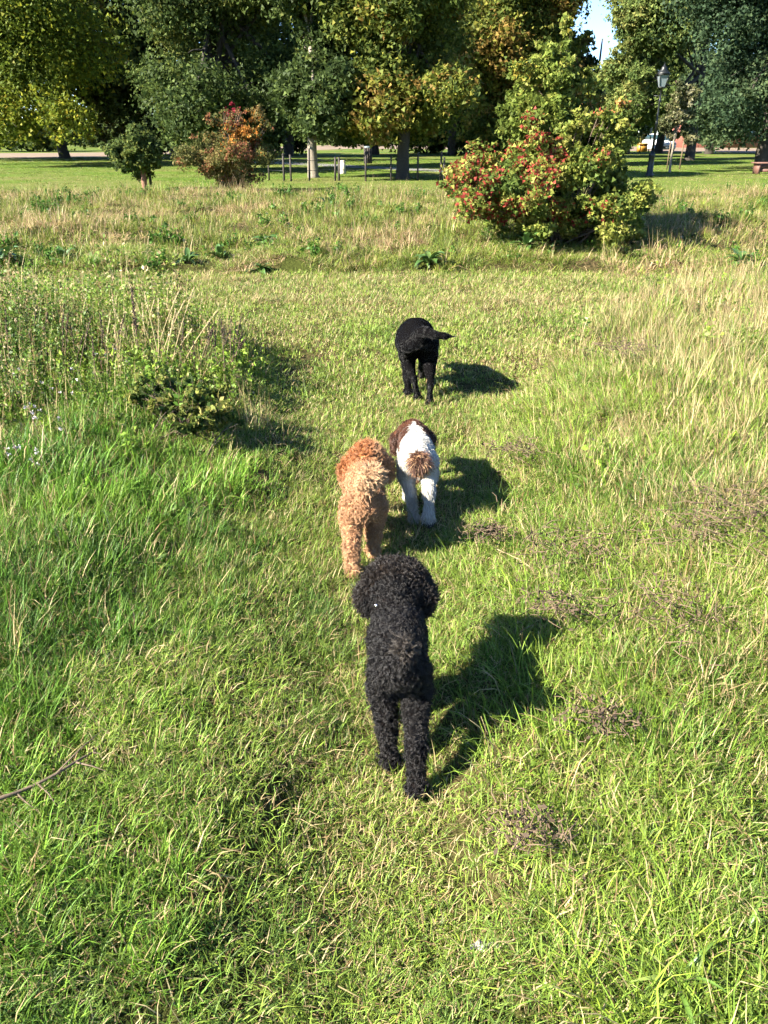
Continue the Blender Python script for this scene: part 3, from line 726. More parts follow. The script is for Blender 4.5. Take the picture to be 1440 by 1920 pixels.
# staked weeping sapling
b0 = G(1254, 323)
sap = make_tree("weeping_sapling", "staked pale sapling with drooping grey-green crown near the lamp post", "sapling", b0,
          [crown_px(b0, 1242, 1308, 190, 278), crown_px(b0, 1245, 1300, 145, 230)], 6000, .13, [(.05, .06, .025), (.09, .10, .04), (.16, .15, .07), (.24, .23, .14)], [2, 3, 2, 1.2], .055, M_BARK_PALE, 1.1, None, 10, 22)
for px_, lab in ((1250, "thin stake just left of the pale sapling stem"), (1274, "thin stake just right of the pale sapling stem")):
    g = G(px_, 318); mb = MB().lathe((0, 0, 0), [(-.05, .03), (1.35, .03)], 8)
    tag(mb.build("sapling_stake", M_STALK, None, (g[0], g[1], 0)), lab, "stake", "stakes of the sapling")
# ---------------------------------------------------------------- park furniture and far things
# lamp post
g = G(1217, 331); Yl = g[1]; ztop = P(1220, 117, Yl).z
lp = thing("lamp_post", (g[0], g[1], 0), "tall black lantern lamp post standing on the lawn by the sapling", "lamp post")
MB().lathe((0, 0, 0), [(-.05, .17), (.10, .17), (.14, .13), (.75, .115), (.80, .14), (.86, .10), (.95, .07)], 12).build("base", M_BLACKIRON, lp, smooth=True)
zl = ztop - .86
MB().lathe((0, 0, 0), [(.9, .06), (1.9, .048), (1.95, .065), (2.0, .042), (zl - .5, .034), (zl - .45, .055), (zl - .40, .034), (zl - .02, .034), (zl, .075)], 10).build("column", M_BLACKIRON, lp, smooth=True)
mb = MB().tube([(-.24, 0, zl - .28), (.24, 0, zl - .28)], .018, 6); mb.build("ladder_bar", M_BLACKIRON, lp)
lan = MB()
for sx, sy in ((1, 1), (1, -1), (-1, -1), (-1, 1)):
    lan.tube([(sx * .10, sy * .10, zl + .0), (sx * .185, sy * .185, zl + .44)], .016, 5)
lan.box((0, 0, zl + .01), (.26, .26, .04)); lan.box((0, 0, zl + .45), (.45, .45, .035))
lo = lan.build("lantern_frame", M_BLACKIRON, lp)
for k in range(4):
    a = k * math.pi / 2; c_, s_ = math.cos(a), math.sin(a)
    pv = np.array([[.095, -.09, zl + .03], [.095, .09, zl + .03], [.172, .165, zl + .43], [.172, -.165, zl + .43]])
    pv = np.stack([pv[:, 0] * c_ - pv[:, 1] * s_, pv[:, 0] * s_ + pv[:, 1] * c_, pv[:, 2]], 1)
    obj("pane", mesh_np("pane", pv, np.array([[0, 1, 2, 3]]), M_LAMPGLASS), lp)
MB().lathe((0, 0, 0), [(zl + .47, .27), (zl + .53, .22), (zl + .64, .11), (zl + .68, .12), (zl + .73, .075), (zl + .77, .025), (zl + .86, .01)], 8).build("lantern_roof", M_BLACKIRON, lp)

# wire fence with dark posts
g0 = G(533, 340); fence = thing("wire_fence", (g0[0], g0[1], 0), "low fence of thin dark posts and wire behind the bank", "fence")
posts = [(505, 338, 1.0), (533, 340, .95), (546, 340, .9), (581, 339, 1.1), (629, 339, .8), (636, 339, .8), (686, 340, 1.1), (733, 339, .85), (783, 338, .95), (826, 338, 1.0), (832, 339, .8), (880, 338, .9)]
pl_ = []
for px_, py_, hh in posts:
    q_ = G(px_, py_); pl_.append(q_)
    m_ = MB().box((q_[0] - g0[0], q_[1] - g0[1], hh / 2 - .03), (.055, .055, hh + .06), R.uniform(0, 1), (R.normal(0, .03), 0))
    m_.build("post", M_DARKWOOD, fence)
for zz in (.35, .72):
    pts = [(q_[0] - g0[0], q_[1] - g0[1], zz + R.normal(0, .02)) for q_ in pl_]
    MB().tube(pts, .009, 5).build("wire", M_BLACKIRON, fence)
# pale stump post
g = G(643, 326)
st = thing("stump_post", (g[0], g[1], 0), "short pale wooden stump post beside the grey footpath", "post")
MB().lathe((0, 0, 0), [(-.05, .13), (.05, .125), (.48, .115), (.53, .10), (.54, .03)], 10).build("post_body", M_PALEWOOD, st, smooth=True)
mb = MB()
for k in range(5): mb.tube([(.09 * math.cos(k * 1.3), .09 * math.sin(k * 1.3) - .02, .05), (.10 * math.cos(k * 1.3 + .1), .10 * math.sin(k * 1.3 + .1) - .02, .45)], .02, 5)
mb.build("bark_strip", M_PALEWOOD, st)
# small dark litter bin under the trees
g = G(690, 308)
lb = thing("litter_bin", (g[0], g[1], 0), "small dark slatted litter bin with pale liner by the footpath", "bin")
for k in range(12):
    a = k * math.pi / 6; MB().box((.22 * math.cos(a), .22 * math.sin(a), .45), (.03, .1, .8), a).build("slat", M_DARKWOOD, lb)
MB().lathe((0, 0, 0), [(.1, .19), (.84, .20), (.92, .23), (.93, .1)], 12).build("liner", M_LAMPGLASS, lb)
# closed white parasol
g = G(706, 287); zp = P(706, 248, g[1]).z
pa = thing("closed_parasol", (g[0], g[1], 0), "closed white parasol far off under the trees", "parasol")
MB().lathe((0, 0, 0), [(0, .25), (.06, .25), (.07, .035), (zp + .05, .03)], 8).build("pole", M_WHITEPAINT, pa)
MB().lathe((0, 0, 0), [(zp - 1.05, .24), (zp - .95, .27), (zp - .5, .17), (zp, .05)], 10).build("canopy", M_WHITECLOTH, pa)
# bench at the right edge
g = G(1440, 326)
bn = thing("park_bench", (g[0], g[1], 0), "dark brown slatted wooden bench at the right edge under the evergreen", "bench", rz=.06)
for k in range(4): MB().box((.15, -.21 + k * .14, .44), (1.75, .12, .05)).build("seat_slat", M_BENCH, bn)
for xx in (-.55, .85): MB().box((xx, 0, .2), (.10, .46, .42)).build("leg", M_BENCH, bn)
for zz in (.30, .14): MB().box((.15, -.16, zz), (1.38, .035, .12)).build("apron_board", M_BENCH, bn)
# white car
g = G(1233, 284)
car = thing("parked_car", (g[0], g[1], 0), "small white hatchback parked facing the park behind the lamp post", "car", rz=.12)
def ring(w, z0, z1, r=.12, n=4):
    pts = []
    for (sx, zc, sz, a0) in ((1, z0, 1, -90), (1, z1, -1, 0), (-1, z1, -1, 90), (-1, z0, 1, 180)):
        for k in range(n):
            a = math.radians(a0 + 90 * k / (n - 1)); pts.append((sx * (w - r) + r * math.cos(a), zc + sz * r + r * math.sin(a)))
    return pts
def loft(stations, mat, name, parent):
    V = []; Q = []
    for y_, w, z0, z1 in stations: V += [(x_, y_, z_) for x_, z_ in ring(w, z0, z1, min(.13, (z1 - z0) / 2.2))]
    n = 16
    for i in range(len(stations) - 1):
        for j in range(n): Q.append([i * n + j, i * n + (j + 1) % n, (i + 1) * n + (j + 1) % n, (i + 1) * n + j])
    m_ = MB(); c0 = len(V); s0, s1 = stations[0], stations[-1]
    V += [(0, s0[0], (s0[2] + s0[3]) / 2), (0, s1[0], (s1[2] + s1[3]) / 2)]
    T = [[c0, (j + 1) % n, j] for j in range(n)] + [[c0 + 1, (len(stations) - 1) * n + j, (len(stations) - 1) * n + (j + 1) % n] for j in range(n)]
    m_.add(V, Q, T); return m_.build(name, mat, parent, smooth=False)
loft([(-2.0, .62, .30, .62), (-1.93, .78, .24, .74), (-1.6, .86, .2, .86), (-.9, .88, .18, .95), (.6, .88, .18, .98), (1.6, .86, .2, .98), (1.95, .78, .25, .9)], M_WHITEPAINT, "body", car)
loft([(-.95, .74, .93, .97), (-.35, .68, .93, 1.36), (.0, .66, .93, 1.44), (1.2, .66, .93, 1.42), (1.75, .68, .93, 1.02)], M_GLASSDARK, "windows", car)
loft([(-.28, .64, 1.385, 1.43), (.0, .645, 1.40, 1.485), (1.2, .645, 1.40, 1.465), (1.35, .62, 1.36, 1.42)], M_WHITEPAINT, "roof", car)
for s_ in (-1, 1):
    MB().box((s_ * .62, -1.92, .66), (.30, .12, .13), s_ * .25).build("headlight", M_LAMPGLASS, car)
    MB().box((s_ * .98, -.75, .98), (.2, .1, .14)).build("mirror", M_WHITEPAINT, car)
    for y_ in (-1.25, 1.25):
        w_ = MB().tube([(s_ * .70, y_, .31), (s_ * .89, y_, .31)], .31, 16).build("wheel", M_BLACKRUB, car)
        MB().tube([(s_ * .88, y_, .31), (s_ * .905, y_, .31)], .19, 12).build("rim", M_METAL, w_)
MB().box((0, -1.985, .40), (.85, .06, .16)).build("grille", M_BLACKRUB, car)
MB().box((0, -2.03, .36), (.5, .02, .11)).build("number_plate", M_WHITEPAINT, car)
# pale board and yellow bin beside the car
g = G(1208, 286)
sb = thing("pale_board", (g[0], g[1], 0), "pale upright notice board standing left of the white car", "board")
zt = P(1208, 228, g[1]).z; zb_ = P(1208, 251, g[1]).z
MB().box((0, 0, (zt + zb_) / 2), (.85, .06, zt - zb_)).build("panel", M_CREAM, sb)
for s_ in (-.38, .38): MB().box((s_, .06, zt / 2), (.07, .05, zt)).build("post", M_DARKWOOD, sb)
g = G(1203, 284.5)
yb = thing("grit_bin", (g[0], g[1], 0), "yellow-orange bin low down beside the white car", "bin")
MB().box((0, 0, .3), (.8, .6, .6), 0, (0, .1)).build("box", M_YELLOW, yb); MB().box((0, 0, .66), (.86, .7, .12), 0, (0, .25)).build("lid", M_YELLOW, yb)
# brick house behind the evergreen
def house(bx, by, w, h, rh, wall, label, depth=8):
    g = G(bx, by); hs = thing("brick_house" if wall is M_BRICKRED else "rendered_house", (g[0], g[1], 0), label, "house")
    MB().box((0, depth / 2, h / 2), (w, depth, h)).build("wall", wall, hs)
    m_ = MB(); e = .4
    V = [(-w / 2 - e, -e, h), (w / 2 + e, -e, h), (w / 2 + e, depth + e, h), (-w / 2 - e, depth + e, h), (-w / 2 - e, depth / 2, h + rh), (w / 2 + e, depth / 2, h + rh)]
    m_.add(V, [[0, 1, 5, 4], [2, 3, 4, 5], [0, 3, 2, 1]], [[1, 2, 5], [3, 0, 4]])
    rf = m_.build("roof", M_TILE, hs); MB().box((w * .3, depth / 2, h + rh + .3), (.8, .6, 1.4)).build("chimney", M_BRICKRED, rf)
    k = max(2, int(w / 2.6))
    for i in range(k):
        for zz in (1.5, 4.2):
            if zz + .7 > h: continue
            xx = -w / 2 + w * (i + .5) / k
            wi = MB().box((xx, -.03, zz), (1.15, .1, 1.3)).build("window", M_WHITEPAINT, hs)
            for s_ in (-1, 1): MB().box((xx + s_ * .27, -.09, zz), (.46, .03, 1.1)).build("pane", M_GLASSDARK, wi)
house(1352, 277, 9, 5.6, 2.6, M_BRICKRED, "red brick house glimpsed through the evergreen oak")

# ---------------------------------------------------------------- docks, weeds, litter in the grass
def lance_leaf(L, W, arch, wav=.0):
    n = 7; V = []; Q = []
    for i in range(n + 1):
        t = i / n; w = W * (math.sin(math.pi * min(1, .06 + t * .94)) ** .7) * (1 - .25 * t)
        if i == n: w = .002
        if i == 0: w = .006
        x = L * (t - .15 * arch * t * t); z = L * (.75 * t - arch * t * t)
        wv = wav * math.sin(i * 2.1)
        V += [(x, -w / 2, z + w * .22 + wv), (x, 0, z), (x, w / 2, z + w * .22 - wv)]
    for i in range(n):
        for k in (0, 1): Q.append([3 * i + k, 3 * i + k + 1, 3 * i + k + 4, 3 * i + k + 3])
    return np.array(V), np.array(Q)
def leaf_mesh(L, W, arch, col):
    V, Q = lance_leaf(L, W, arch, W * .04)
    return mesh_np("leaf", V, Q, M_LEAF_GLOSSY, True, np.array(col) * R.uniform(.8, 1.2, (len(V), 1)))
DOCK = [leaf_mesh(.24, .085, .75, (.045, .095, .02)), leaf_mesh(.19, .075, 1.0, (.06, .115, .025)), leaf_mesh(.27, .09, .6, (.055, .11, .025)), leaf_mesh(.20, .07, .9, (.085, .14, .03))]
BROAD = [leaf_mesh(.30, .030, .75, (.12, .19, .03)), leaf_mesh(.26, .026, 1.0, (.15, .20, .04)), leaf_mesh(.34, .028, .85, (.09, .16, .025))]
def rosette(name, px_, py_, n, sc, label, cat, kinds, group, up=0.0):
    x_, y_ = GH(px_, py_ - 4); z_ = float(hgt(x_, y_))
    r_ = thing(name, (x_, y_, z_), label, cat, group)
    for i in range(n):
        o = obj("leaf", kinds[i % len(kinds)], r_)
        a = i * 2.4 + R.normal(0, .25); o.rotation_euler = (R.normal(0, .2), R.uniform(-.75, .3) - up, a)
        s_ = sc * R.uniform(.65, 1.15); o.scale = (s_, s_, s_); o.location = (.02 * math.cos(a), .02 * math.sin(a), .015)
    cr = MB().lathe((0, 0, 0), [(-.03, .016 * sc), (.02 * sc, .014 * sc), (.05 * sc, .006 * sc)], 7); cr.build("root_crown", M_STALK, r_)
    return r_
docks = [(803, 500, 18, 1.25, "bushy dark dock plant at the bank foot, straight beyond the far black dog"), (1392, 505, 20, 1.35, "broad dark dock at the bank foot near the right edge"),
         (8, 500, 18, 1.5, "dark dock plant cut by the left edge of the picture"), (122, 492, 12, 1.1, "small dark dock on the bank near the left edge"),
         (490, 515, 14, 1.1, "dark dock low on the bank left of centre"), (352, 497, 12, .95, "paler dock on the bank beside a brown tussock"),
         (415, 492, 12, 1.05, "dock just right of the paler dock on the bank"), (1284, 462, 14, .95, "round dark leafy clump on the bank right of the berry shrub"),
         (985, 470, 16, 1.2, "dock spreading at the foot of the berry shrub"), (612, 392, 12, 1.2, "far dock high on the bank near the orange bush"),
         (118, 376, 14, 1.5, "dark far dock at the bank top below the maple"), (180, 428, 12, 1.2, "green dock halfway up the bank on the left"),
         (500, 462, 12, 1.1, "dock on the bank below the orange bush"), (1030, 478, 10, 1.0, "small dock right of the berry shrub's foot")]
for px_, py_, n, sc, lab in docks:
    rosette("dock_plant", px_, py_, int(n * 1.5), sc * .9, lab, "dock plant", DOCK, "dock plants on the bank")
for px_, py_, n, sc, lab in ((1260, 1850, 12, .36, "broad-bladed pale green plant near the bottom right corner"), (1385, 1790, 10, .36, "broad-bladed grass plant at the right edge, lower corner"), (1100, 930, 9, .42, "small leafy weed in the rough right of the liver and white dog"), (330, 980, 9, .4, "pale leafy weed in the rough left of the apricot dog"), (290, 1075, 9, .36, "pale leafy weed lower left of the apricot dog")):
    rosette("broadleaf_plant", px_, py_, n, sc, lab, "plant", BROAD if py_ > 1500 else DOCK[3:] + BROAD[1:2], "broad-leaved plants in the grass", .25)

def stalk(name, px_, py_, topx, topy, rad, mat, label, group=None, head=None, headmat=None):
    x_, y_ = GH(px_, py_); z_ = float(hgt(x_, y_)); t_ = P(topx, topy, y_ + R.uniform(-.1, .1))
    r_ = thing(name, (x_, y_, z_), label, "stalk", group)
    d = np.array([t_.x - x_, t_.y - y_, t_.z - z_]); t = np.linspace(0, 1, 8)[:, None]
    pts = d * t + np.array([d[0] * .25, 0, -.02]) * (t * t - t); pts[0, 2] -= .04
    MB().tube(pts, np.linspace(rad, rad * .5, 8), 5).build("stem", mat, r_)
    if head:
        k0 = int(8 * (1 - head)); m_ = MB()
        for i in range(46):
            tt = R.uniform(1 - head, 1.0); c_ = np.array([np.interp(tt, t[:, 0], pts[:, j]) for j in range(3)])
            dd = rdir(1)[0] * rad * R.uniform(1.5, 3.2) * (1.15 - .6 * (tt - (1 - head)) / head)
            m_.tube([c_, c_ + dd * .6, c_ + dd + (0, 0, rad * 2)], [rad * .5, rad * 1.0, rad * .3], 4)
        m_.build("seed_head", headmat or mat, r_)
    return r_
stalk("dock_stalk", 262, 690, 247, 540, .006, M_STALK, "dark brown dock stalk with a dense seed head in the left weeds", None, .55, M_DEAD)
for i in range(18):
    bx = R.uniform(215, 345); tx = bx + R.uniform(-50, 75); ty = R.uniform(525, 630)
    stalk("dry_stalk", bx, R.uniform(665, 720), tx, ty, .0027, M_STRAW, "pale dry grass stalk rising from the left weed tangle", "dry stalks in the left weeds", .25)
for i in range(16):
    bx = R.uniform(330, 440); stalk("brown_stalk", bx, R.uniform(690, 740), bx + R.uniform(-25, 35), R.uniform(585, 640), .0032, M_STALK, "thin brown dead stem at the right of the left weed tangle", "brown stems in the left weeds", .3, M_DEAD)
for i in range(14):
    bx = R.uniform(0, 220); stalk("brown_stalk", bx, R.uniform(690, 760), bx + R.uniform(-25, 35), R.uniform(570, 650), .0032, M_STALK, "thin brown dead stem at the left edge of the weeds", "brown stems by the left edge", .3, M_DEAD)
# pale daisy-like flowers in the left weeds
fl = [(185, 665), (228, 663), (60, 782), (75, 790), (115, 785), (22, 822), (8, 838), (58, 850), (76, 852), (52, 758), (120, 735), (145, 700), (90, 720), (30, 700)]
for i, (px_, py_) in enumerate(fl):
    Yf = GH(px_, py_ + 60)[1]; p_ = P(px_, py_, Yf); x_, y_ = p_.x, Yf; z_ = float(hgt(x_, y_))
    f_ = thing("wild_aster", (x_, y_, z_), "small pale flowering aster stem in the left weed tangle", "flower", "pale asters in the left weeds")
    h_ = max(.12, p_.z - z_)
    MB().tube([(0, .01, -.03), (.01, 0, h_ * .5), (0, 0, h_)], .002, 5).build("stem", M_STALK, f_)
    for j in range(2):
        c_ = np.array([R.normal(0, .025), R.normal(0, .02), h_ + R.normal(0, .03)]); m_ = MB()
        for k in range(9):
            d_ = unit(rdir(1)[0] + np.array([0, -.3, .5])); w_ = np.cross(d_, rdir(1)[0]) * .004
            m_.add([c_, c_ + d_ * .009 - w_, c_ + d_ * .014, c_ + d_ * .009 + w_], [[0, 1, 2, 3]])
        hd = m_.build("flower_head", M_PETAL, f_)
# dark bramble in the left weeds
b0 = GH(335, 815)
make_tree("bramble_bush", "dark tangled bramble at the right end of the left weeds", "bush", b0,
          [crown_px(b0, 240, 475, 725, 812, depth=.35), crown_px(b0, 225, 400, 690, 770, depth=.25, yoff=.15)], 4200, .034, [(.04, .07, .016), (.08, .11, .024), (.15, .17, .035), (.24, .22, .07)], [2.5, 3, 2.5, 2], .005, M_TWIG, .2, None, 30, 44, stems=2, subr=(.16, .34), hollow=.05)
# dead brown weed heads lying in the right-hand rough
dead = [(1055, 1068, .11, "tangled dead brown weed lying right of the apricot dog's shadow"), (915, 1040, .05, "tiny brown seed head lying just beyond the curly dog's head"), (1310, 1045, .12, "upright dead brown weed clump at the right"),
        (1245, 1200, .11, "dead brown weed clump beyond the black dog's shadow"), (1040, 1185, .075, "small dead seed head above the black curly dog's shadow"), (985, 1615, .05, "little dead brown weed below the black curly dog"),
        (1120, 1400, .05, "dry brown stalk clump right of the black dog's shadow tip"), (960, 880, .08, "brown dead weed lying right of the liver and white dog"), (1400, 1000, .12, "dead brown weed clump at the right edge"), (1170, 690, .10, "brown dead patch in the rough right of the far black dog")]
for px_, py_, s_, lab in dead:
    s_ *= 1.25
    x_, y_ = GH(px_, py_); z_ = float(hgt(x_, y_)) + .07
    d_ = thing("dead_weed", (x_, y_, z_), lab, "dead weed", "dead brown weeds in the rough")
    m_ = MB()
    for k in range(95):
        a = R.normal(0, s_ * .85, 3) * (1, .8, .35); a[2] = abs(a[2]) + .03; e = a + rdir(1)[0] * s_ * R.uniform(.25, .9) * (1, 1, .5)
        m_.tube([a, (a + e) / 2 + R.normal(0, .006, 3), e], [.0020, .0016, .0008], 4)
    tag(m_.build("stems", M_STALK, d_), kind="stuff"); m_ = MB()
    for k in range(120):
        a = R.normal(0, s_ * .75, 3) * (1, .8, .3); a[2] = abs(a[2]) + .035; e = rdir(1)[0] * R.uniform(.005, .011); w_ = np.cross(e, rdir(1)[0]) * .6
        m_.add([a - e, a + w_, a + e, a - w_], [[0, 1, 2, 3]])
    tag(m_.build("seed_heads", M_DEAD, d_), kind="stuff")
def twig(name, pix, rad, mat, label, z=.07, cat="twig"):
    pts = [(*GH(a, b_), float(hgt(*GH(a, b_))) + z + R.normal(0, .008)) for a, b_ in pix]; o_ = np.array(pts[0])
    r_ = thing(name, tuple(o_), label, cat)
    MB().tube(np.array(pts) - o_, np.linspace(rad, rad * .45, len(pts)), 6).build("stem", mat, r_)
    m_ = MB()
    for k in range(1, len(pts) - 1):
        p_ = np.array(pts[k]) - o_; e = p_ + R.normal(0, .06, 3) * (1, 1, .3) + (0.03, .02, .01); m_.tube([p_, (p_ + e) / 2 + R.normal(0, .006, 3), e], [rad * .5, rad * .35, rad * .15], 5)
    tag(m_.build("side_shoots", mat, r_), kind="stuff")
twig("fallen_twig", [(5, 1545), (40, 1520), (80, 1504), (115, 1496), (150, 1468), (180, 1440), (205, 1415)], .0055, M_TWIG, "dead brown twig lying in the long grass at the lower left", .07)
twig("dry_twig", [(930, 1045), (970, 1062), (1005, 1085), (1050, 1110)], .0018, M_STRAW, "long pale dry stem lying right of the black dog's head", .04, "stem")
twig("dry_twig", [(915, 900), (960, 885), (1010, 880), (1060, 868)], .0018, M_STALK, "dry brown stem lying right of the liver and white dog's shadow", .03, "stem")
# white scrap
x_, y_ = G(911, 1776, .04); sc_ = thing("torn_scrap", (x_, y_, .045), "torn white scrap lying in the grass near the bottom of the path", "litter")
n = 9; V = []; Q = []
for i in range(n):
    for j in range(4): V.append((-.036 + .008 * i + R.normal(0, .002), (-.010 + .0065 * j) * (1 - .4 * abs(i / 8 - .5)) + R.normal(0, .002), .006 * math.sin(i * 1.7 + j) + R.normal(0, .003)))
for i in range(n - 1):
    for j in range(3): Q.append([i * 4 + j, (i + 1) * 4 + j, (i + 1) * 4 + j + 1, i * 4 + j + 1])
obj("scrap_sheet", mesh_np("scrap_sheet", V, np.array(Q), M_PAPER, True), sc_)
MB().tube([(-.02, -.012, .008), (.01, -.004, .014), (.04, .006, .004)], .0025, 5).build("scrap_fold", M_PAPER, sc_)
# ---------------------------------------------------------------- dogs
def sdf_mesh(caps, h, k):
    """one continuous surface: smooth union of tapered capsules, polygonised with surface nets"""
    A = np.array([c[0] for c in caps]); B = np.array([c[1] for c in caps]); ra = np.array([c[2] for c in caps]); rb = np.array([c[3] for c in caps])
    rm = max(ra.max(), rb.max()) + 3 * h + k
    lo = np.minimum(A.min(0), B.min(0)) - rm; hi = np.maximum(A.max(0), B.max(0)) + rm
    dims = np.ceil((hi - lo) / h).astype(int) + 1
    g = np.stack(np.meshgrid(*[lo[i] + h * np.arange(dims[i]) for i in range(3)], indexing='ij'), -1)
    f = None
    for a, b_, r0, r1 in zip(A, B, ra, rb):
        ab = b_ - a; L2 = max(ab @ ab, 1e-9)
        t = np.clip(((g - a) @ ab) / L2, 0, 1)
        d = np.linalg.norm(g - (a + t[..., None] * ab), axis=-1) - (r0 + (r1 - r0) * t)
        if f is None: f = d
        else:
            hh = np.clip(.5 + .5 * (f - d) / k, 0, 1)
            f = f * (1 - hh) + d * hh - k * hh * (1 - hh)
    ins = f < 0
    n0, n1, n2 = [d - 1 for d in dims]
    acc = np.zeros((n0, n1, n2, 3)); cnt = np.zeros((n0, n1, n2))
    co = [(i, j, l) for i in (0, 1) for j in (0, 1) for l in (0, 1)]
    sl = lambda c: (slice(c[0], c[0] + n0), slice(c[1], c[1] + n1), slice(c[2], c[2] + n2))
    for c in co:
        for ax in range(3):
            if c[ax]: continue
            e = list(c); e[ax] = 1
            f0, f1 = f[sl(c)], f[sl(e)]; m = (f0 < 0) != (f1 < 0)
            t = np.where(m, f0 / np.where(m, f0 - f1, 1), 0)
            pos = np.broadcast_to(np.array(c, float), acc.shape).copy(); pos[..., ax] += t
            acc += pos * m[..., None]; cnt += m
    cell = cnt > 0; vid = -np.ones(cell.shape, int); vid[cell] = np.arange(cell.sum())
    ii = np.argwhere(cell); v = lo + h * (ii + acc[cell] / cnt[cell][:, None])
    quads = []
    for ax in range(3):
        o1, o2 = [(1, 2), (2, 0), (0, 1)][ax]
        a = ins; s0 = [slice(1, -1)] * 3; s1 = [slice(1, -1)] * 3
        s0[ax] = slice(0, -1); s1[ax] = slice(1, None)
        ch = ins[tuple(s0)] != ins[tuple(s1)]
        p = np.argwhere(ch); off = np.ones(3, int); off[ax] = 0; p = p + off
        if not len(p): continue
        flip = ins[tuple(p.T)]
        e1 = np.zeros(3, int); e1[o1] = 1; e2 = np.zeros(3, int); e2[o2] = 1
        q = np.stack([vid[tuple((p - e1 - e2).T)], vid[tuple((p - e2).T)], vid[tuple(p.T)], vid[tuple((p - e1).T)]], 1)
        q[~flip] = q[~flip][:, ::-1]; quads.append(q)
    q = np.vstack(quads)
    q = q[(q >= 0).all(1)]
    # relax
    for _ in range(3):
        s = np.zeros_like(v); c = np.zeros(len(v))
        for a_, b_ in ((0, 1), (1, 2), (2, 3), (3, 0)):
            np.add.at(s, q[:, a_], v[q[:, b_]]); np.add.at(c, q[:, a_], 1)
            np.add.at(s, q[:, b_], v[q[:, a_]]); np.add.at(c, q[:, b_], 1)
        v = v * .5 + .5 * s / c[:, None]
    return v, q
def surf_sample(v, q, n):
    a, b_, c, d = (v[q[:, i]] for i in range(4))
    nrm = np.cross(c - a, d - b_); ar = np.linalg.norm(nrm, axis=1); nrm = unit(nrm)
    # smooth vertex normals
    vn = np.zeros_like(v)
    for i in range(4): np.add.at(vn, q[:, i], nrm * ar[:, None])
    vn = unit(vn)
    fi = R.choice(len(q), n, p=ar / ar.sum()); s = R.uniform(0, 1, (n, 1)); t = R.uniform(0, 1, (n, 1))
    w = [(1 - s) * (1 - t), s * (1 - t), s * t, (1 - s) * t]
    p = sum(w[i] * v[q[fi, i]] for i in range(4)); nn = unit(sum(w[i] * vn[q[fi, i]] for i in range(4)))
    return p, nn
def hair_obj(name, pts, rad, tint, mat, parent):
    """pts (n, k, 3)"""
    n, k, _ = pts.shape
    hc = bpy.data.hair_curves.new(name)
    hc.add_curves([k] * n)
    hc.position_data.foreach_set("vector", pts.astype(np.float32).ravel())
    ra = hc.attributes.get("radius") or hc.attributes.new("radius", 'FLOAT', 'POINT')
    prof = np.linspace(1, .35, k)
    ra.data.foreach_set("value", (np.asarray(rad).reshape(-1, 1) * prof[None]).astype(np.float32).ravel() if np.ndim(rad) else np.tile(rad * prof, n).astype(np.float32))
    ta = hc.attributes.new("tint", 'FLOAT_COLOR', 'POINT')
    c = np.ones((n * k, 4), np.float32); c[:, :3] = np.repeat(tint, k, 0); ta.data.foreach_set("color", c.ravel())
    hc.materials.append(mat)
    o = obj(name, hc, parent); o["kind"] = "stuff"
    return o
def curly_fur(v, q, nclump, per, length, curl, turns, colfn, rad, spread, lenfn=None, k=9, lie=.3, down=(0, 0, -1)):
    p, n = surf_sample(v, q, nclump)
    L = length * R.uniform(.7, 1.3, nclump)
    if lenfn is not None: L = L * lenfn(p)
    dr = unit(n + np.array(down) * lie + R.normal(0, .28, (nclump, 3)))
    u = unit(np.cross(dr, R.normal(size=(nclump, 3)))); w = np.cross(dr, u)
    ph = R.uniform(0, 6.28, nclump); hand = np.where(R.uniform(0, 1, nclump) < .5, 1, -1)
    tn = turns * R.uniform(.7, 1.3, nclump); cr = curl * R.uniform(.7, 1.3, nclump)
    ci = np.repeat(np.arange(nclump), per); m = len(ci)
    off = u[ci] * R.normal(0, spread, (m, 1)) + w[ci] * R.normal(0, spread, (m, 1))
    root = p[ci] + off - n[ci] * .006; Ls = L[ci] * R.uniform(.75, 1.15, m)
    t = np.linspace(0, 1, k)
    ang = ph[ci][:, None] + R.normal(0, .35, (m, 1)) + hand[ci][:, None] * tn[ci][:, None] * 6.283 * t[None]
    amp = cr[ci][:, None] * np.minimum(1, t * 2.2)[None]
    pts = root[:, None] + dr[ci][:, None] * (Ls[:, None] * t[None])[..., None] - off[:, None] * (.65 * t[None, :, None]) \
        + u[ci][:, None] * (np.cos(ang) * amp)[..., None] + w[ci][:, None] * (np.sin(ang) * amp)[..., None]
    pts[..., 2] = np.maximum(pts[..., 2], .004)
    col = colfn(p)[ci] * R.uniform(.75, 1.25, (nclump, 1))[ci] * R.uniform(.85, 1.15, (m, 1))
    return pts, np.full(m, rad), col
def sleek_fur(v, q, n, length, colfn, rad, flow, wave=.0, k=5, lenfn=None, lift=.35):
    p, nn = surf_sample(v, q, n)
    fl = flow(p); fl = fl - nn * (fl * nn).sum(1, keepdims=True); fl = unit(fl)
    L = length * R.uniform(.6, 1.2, n)
    if lenfn is not None: L = L * lenfn(p)
    t = np.linspace(0, 1, k)
    dr = unit(fl + nn * lift + R.normal(0, .18, (n, 3))); sd = np.cross(dr, nn)
    ph = fbm(p[:, 0] * 60 + p[:, 2] * 40, p[:, 1] * 60, 5) * 12
    pts = (p - nn * .003)[:, None] + dr[:, None] * (L[:, None] * t[None])[..., None] + sd[:, None] * (np.sin(ph[:, None] + t[None] * 7) * (wave * t)[None])[..., None]
    pts -= nn[:, None] * (L[:, None] * .25 * (t * t)[None])[..., None]
    pts += np.array([0, 0, -1]) * (L[:, None] * wave * 20 * (t * t)[None])[..., None]
    pts[..., 2] = np.maximum(pts[..., 2], .004)
    return pts, np.full(n, rad), colfn(p) * R.uniform(.62, 1.25, (n, 1))
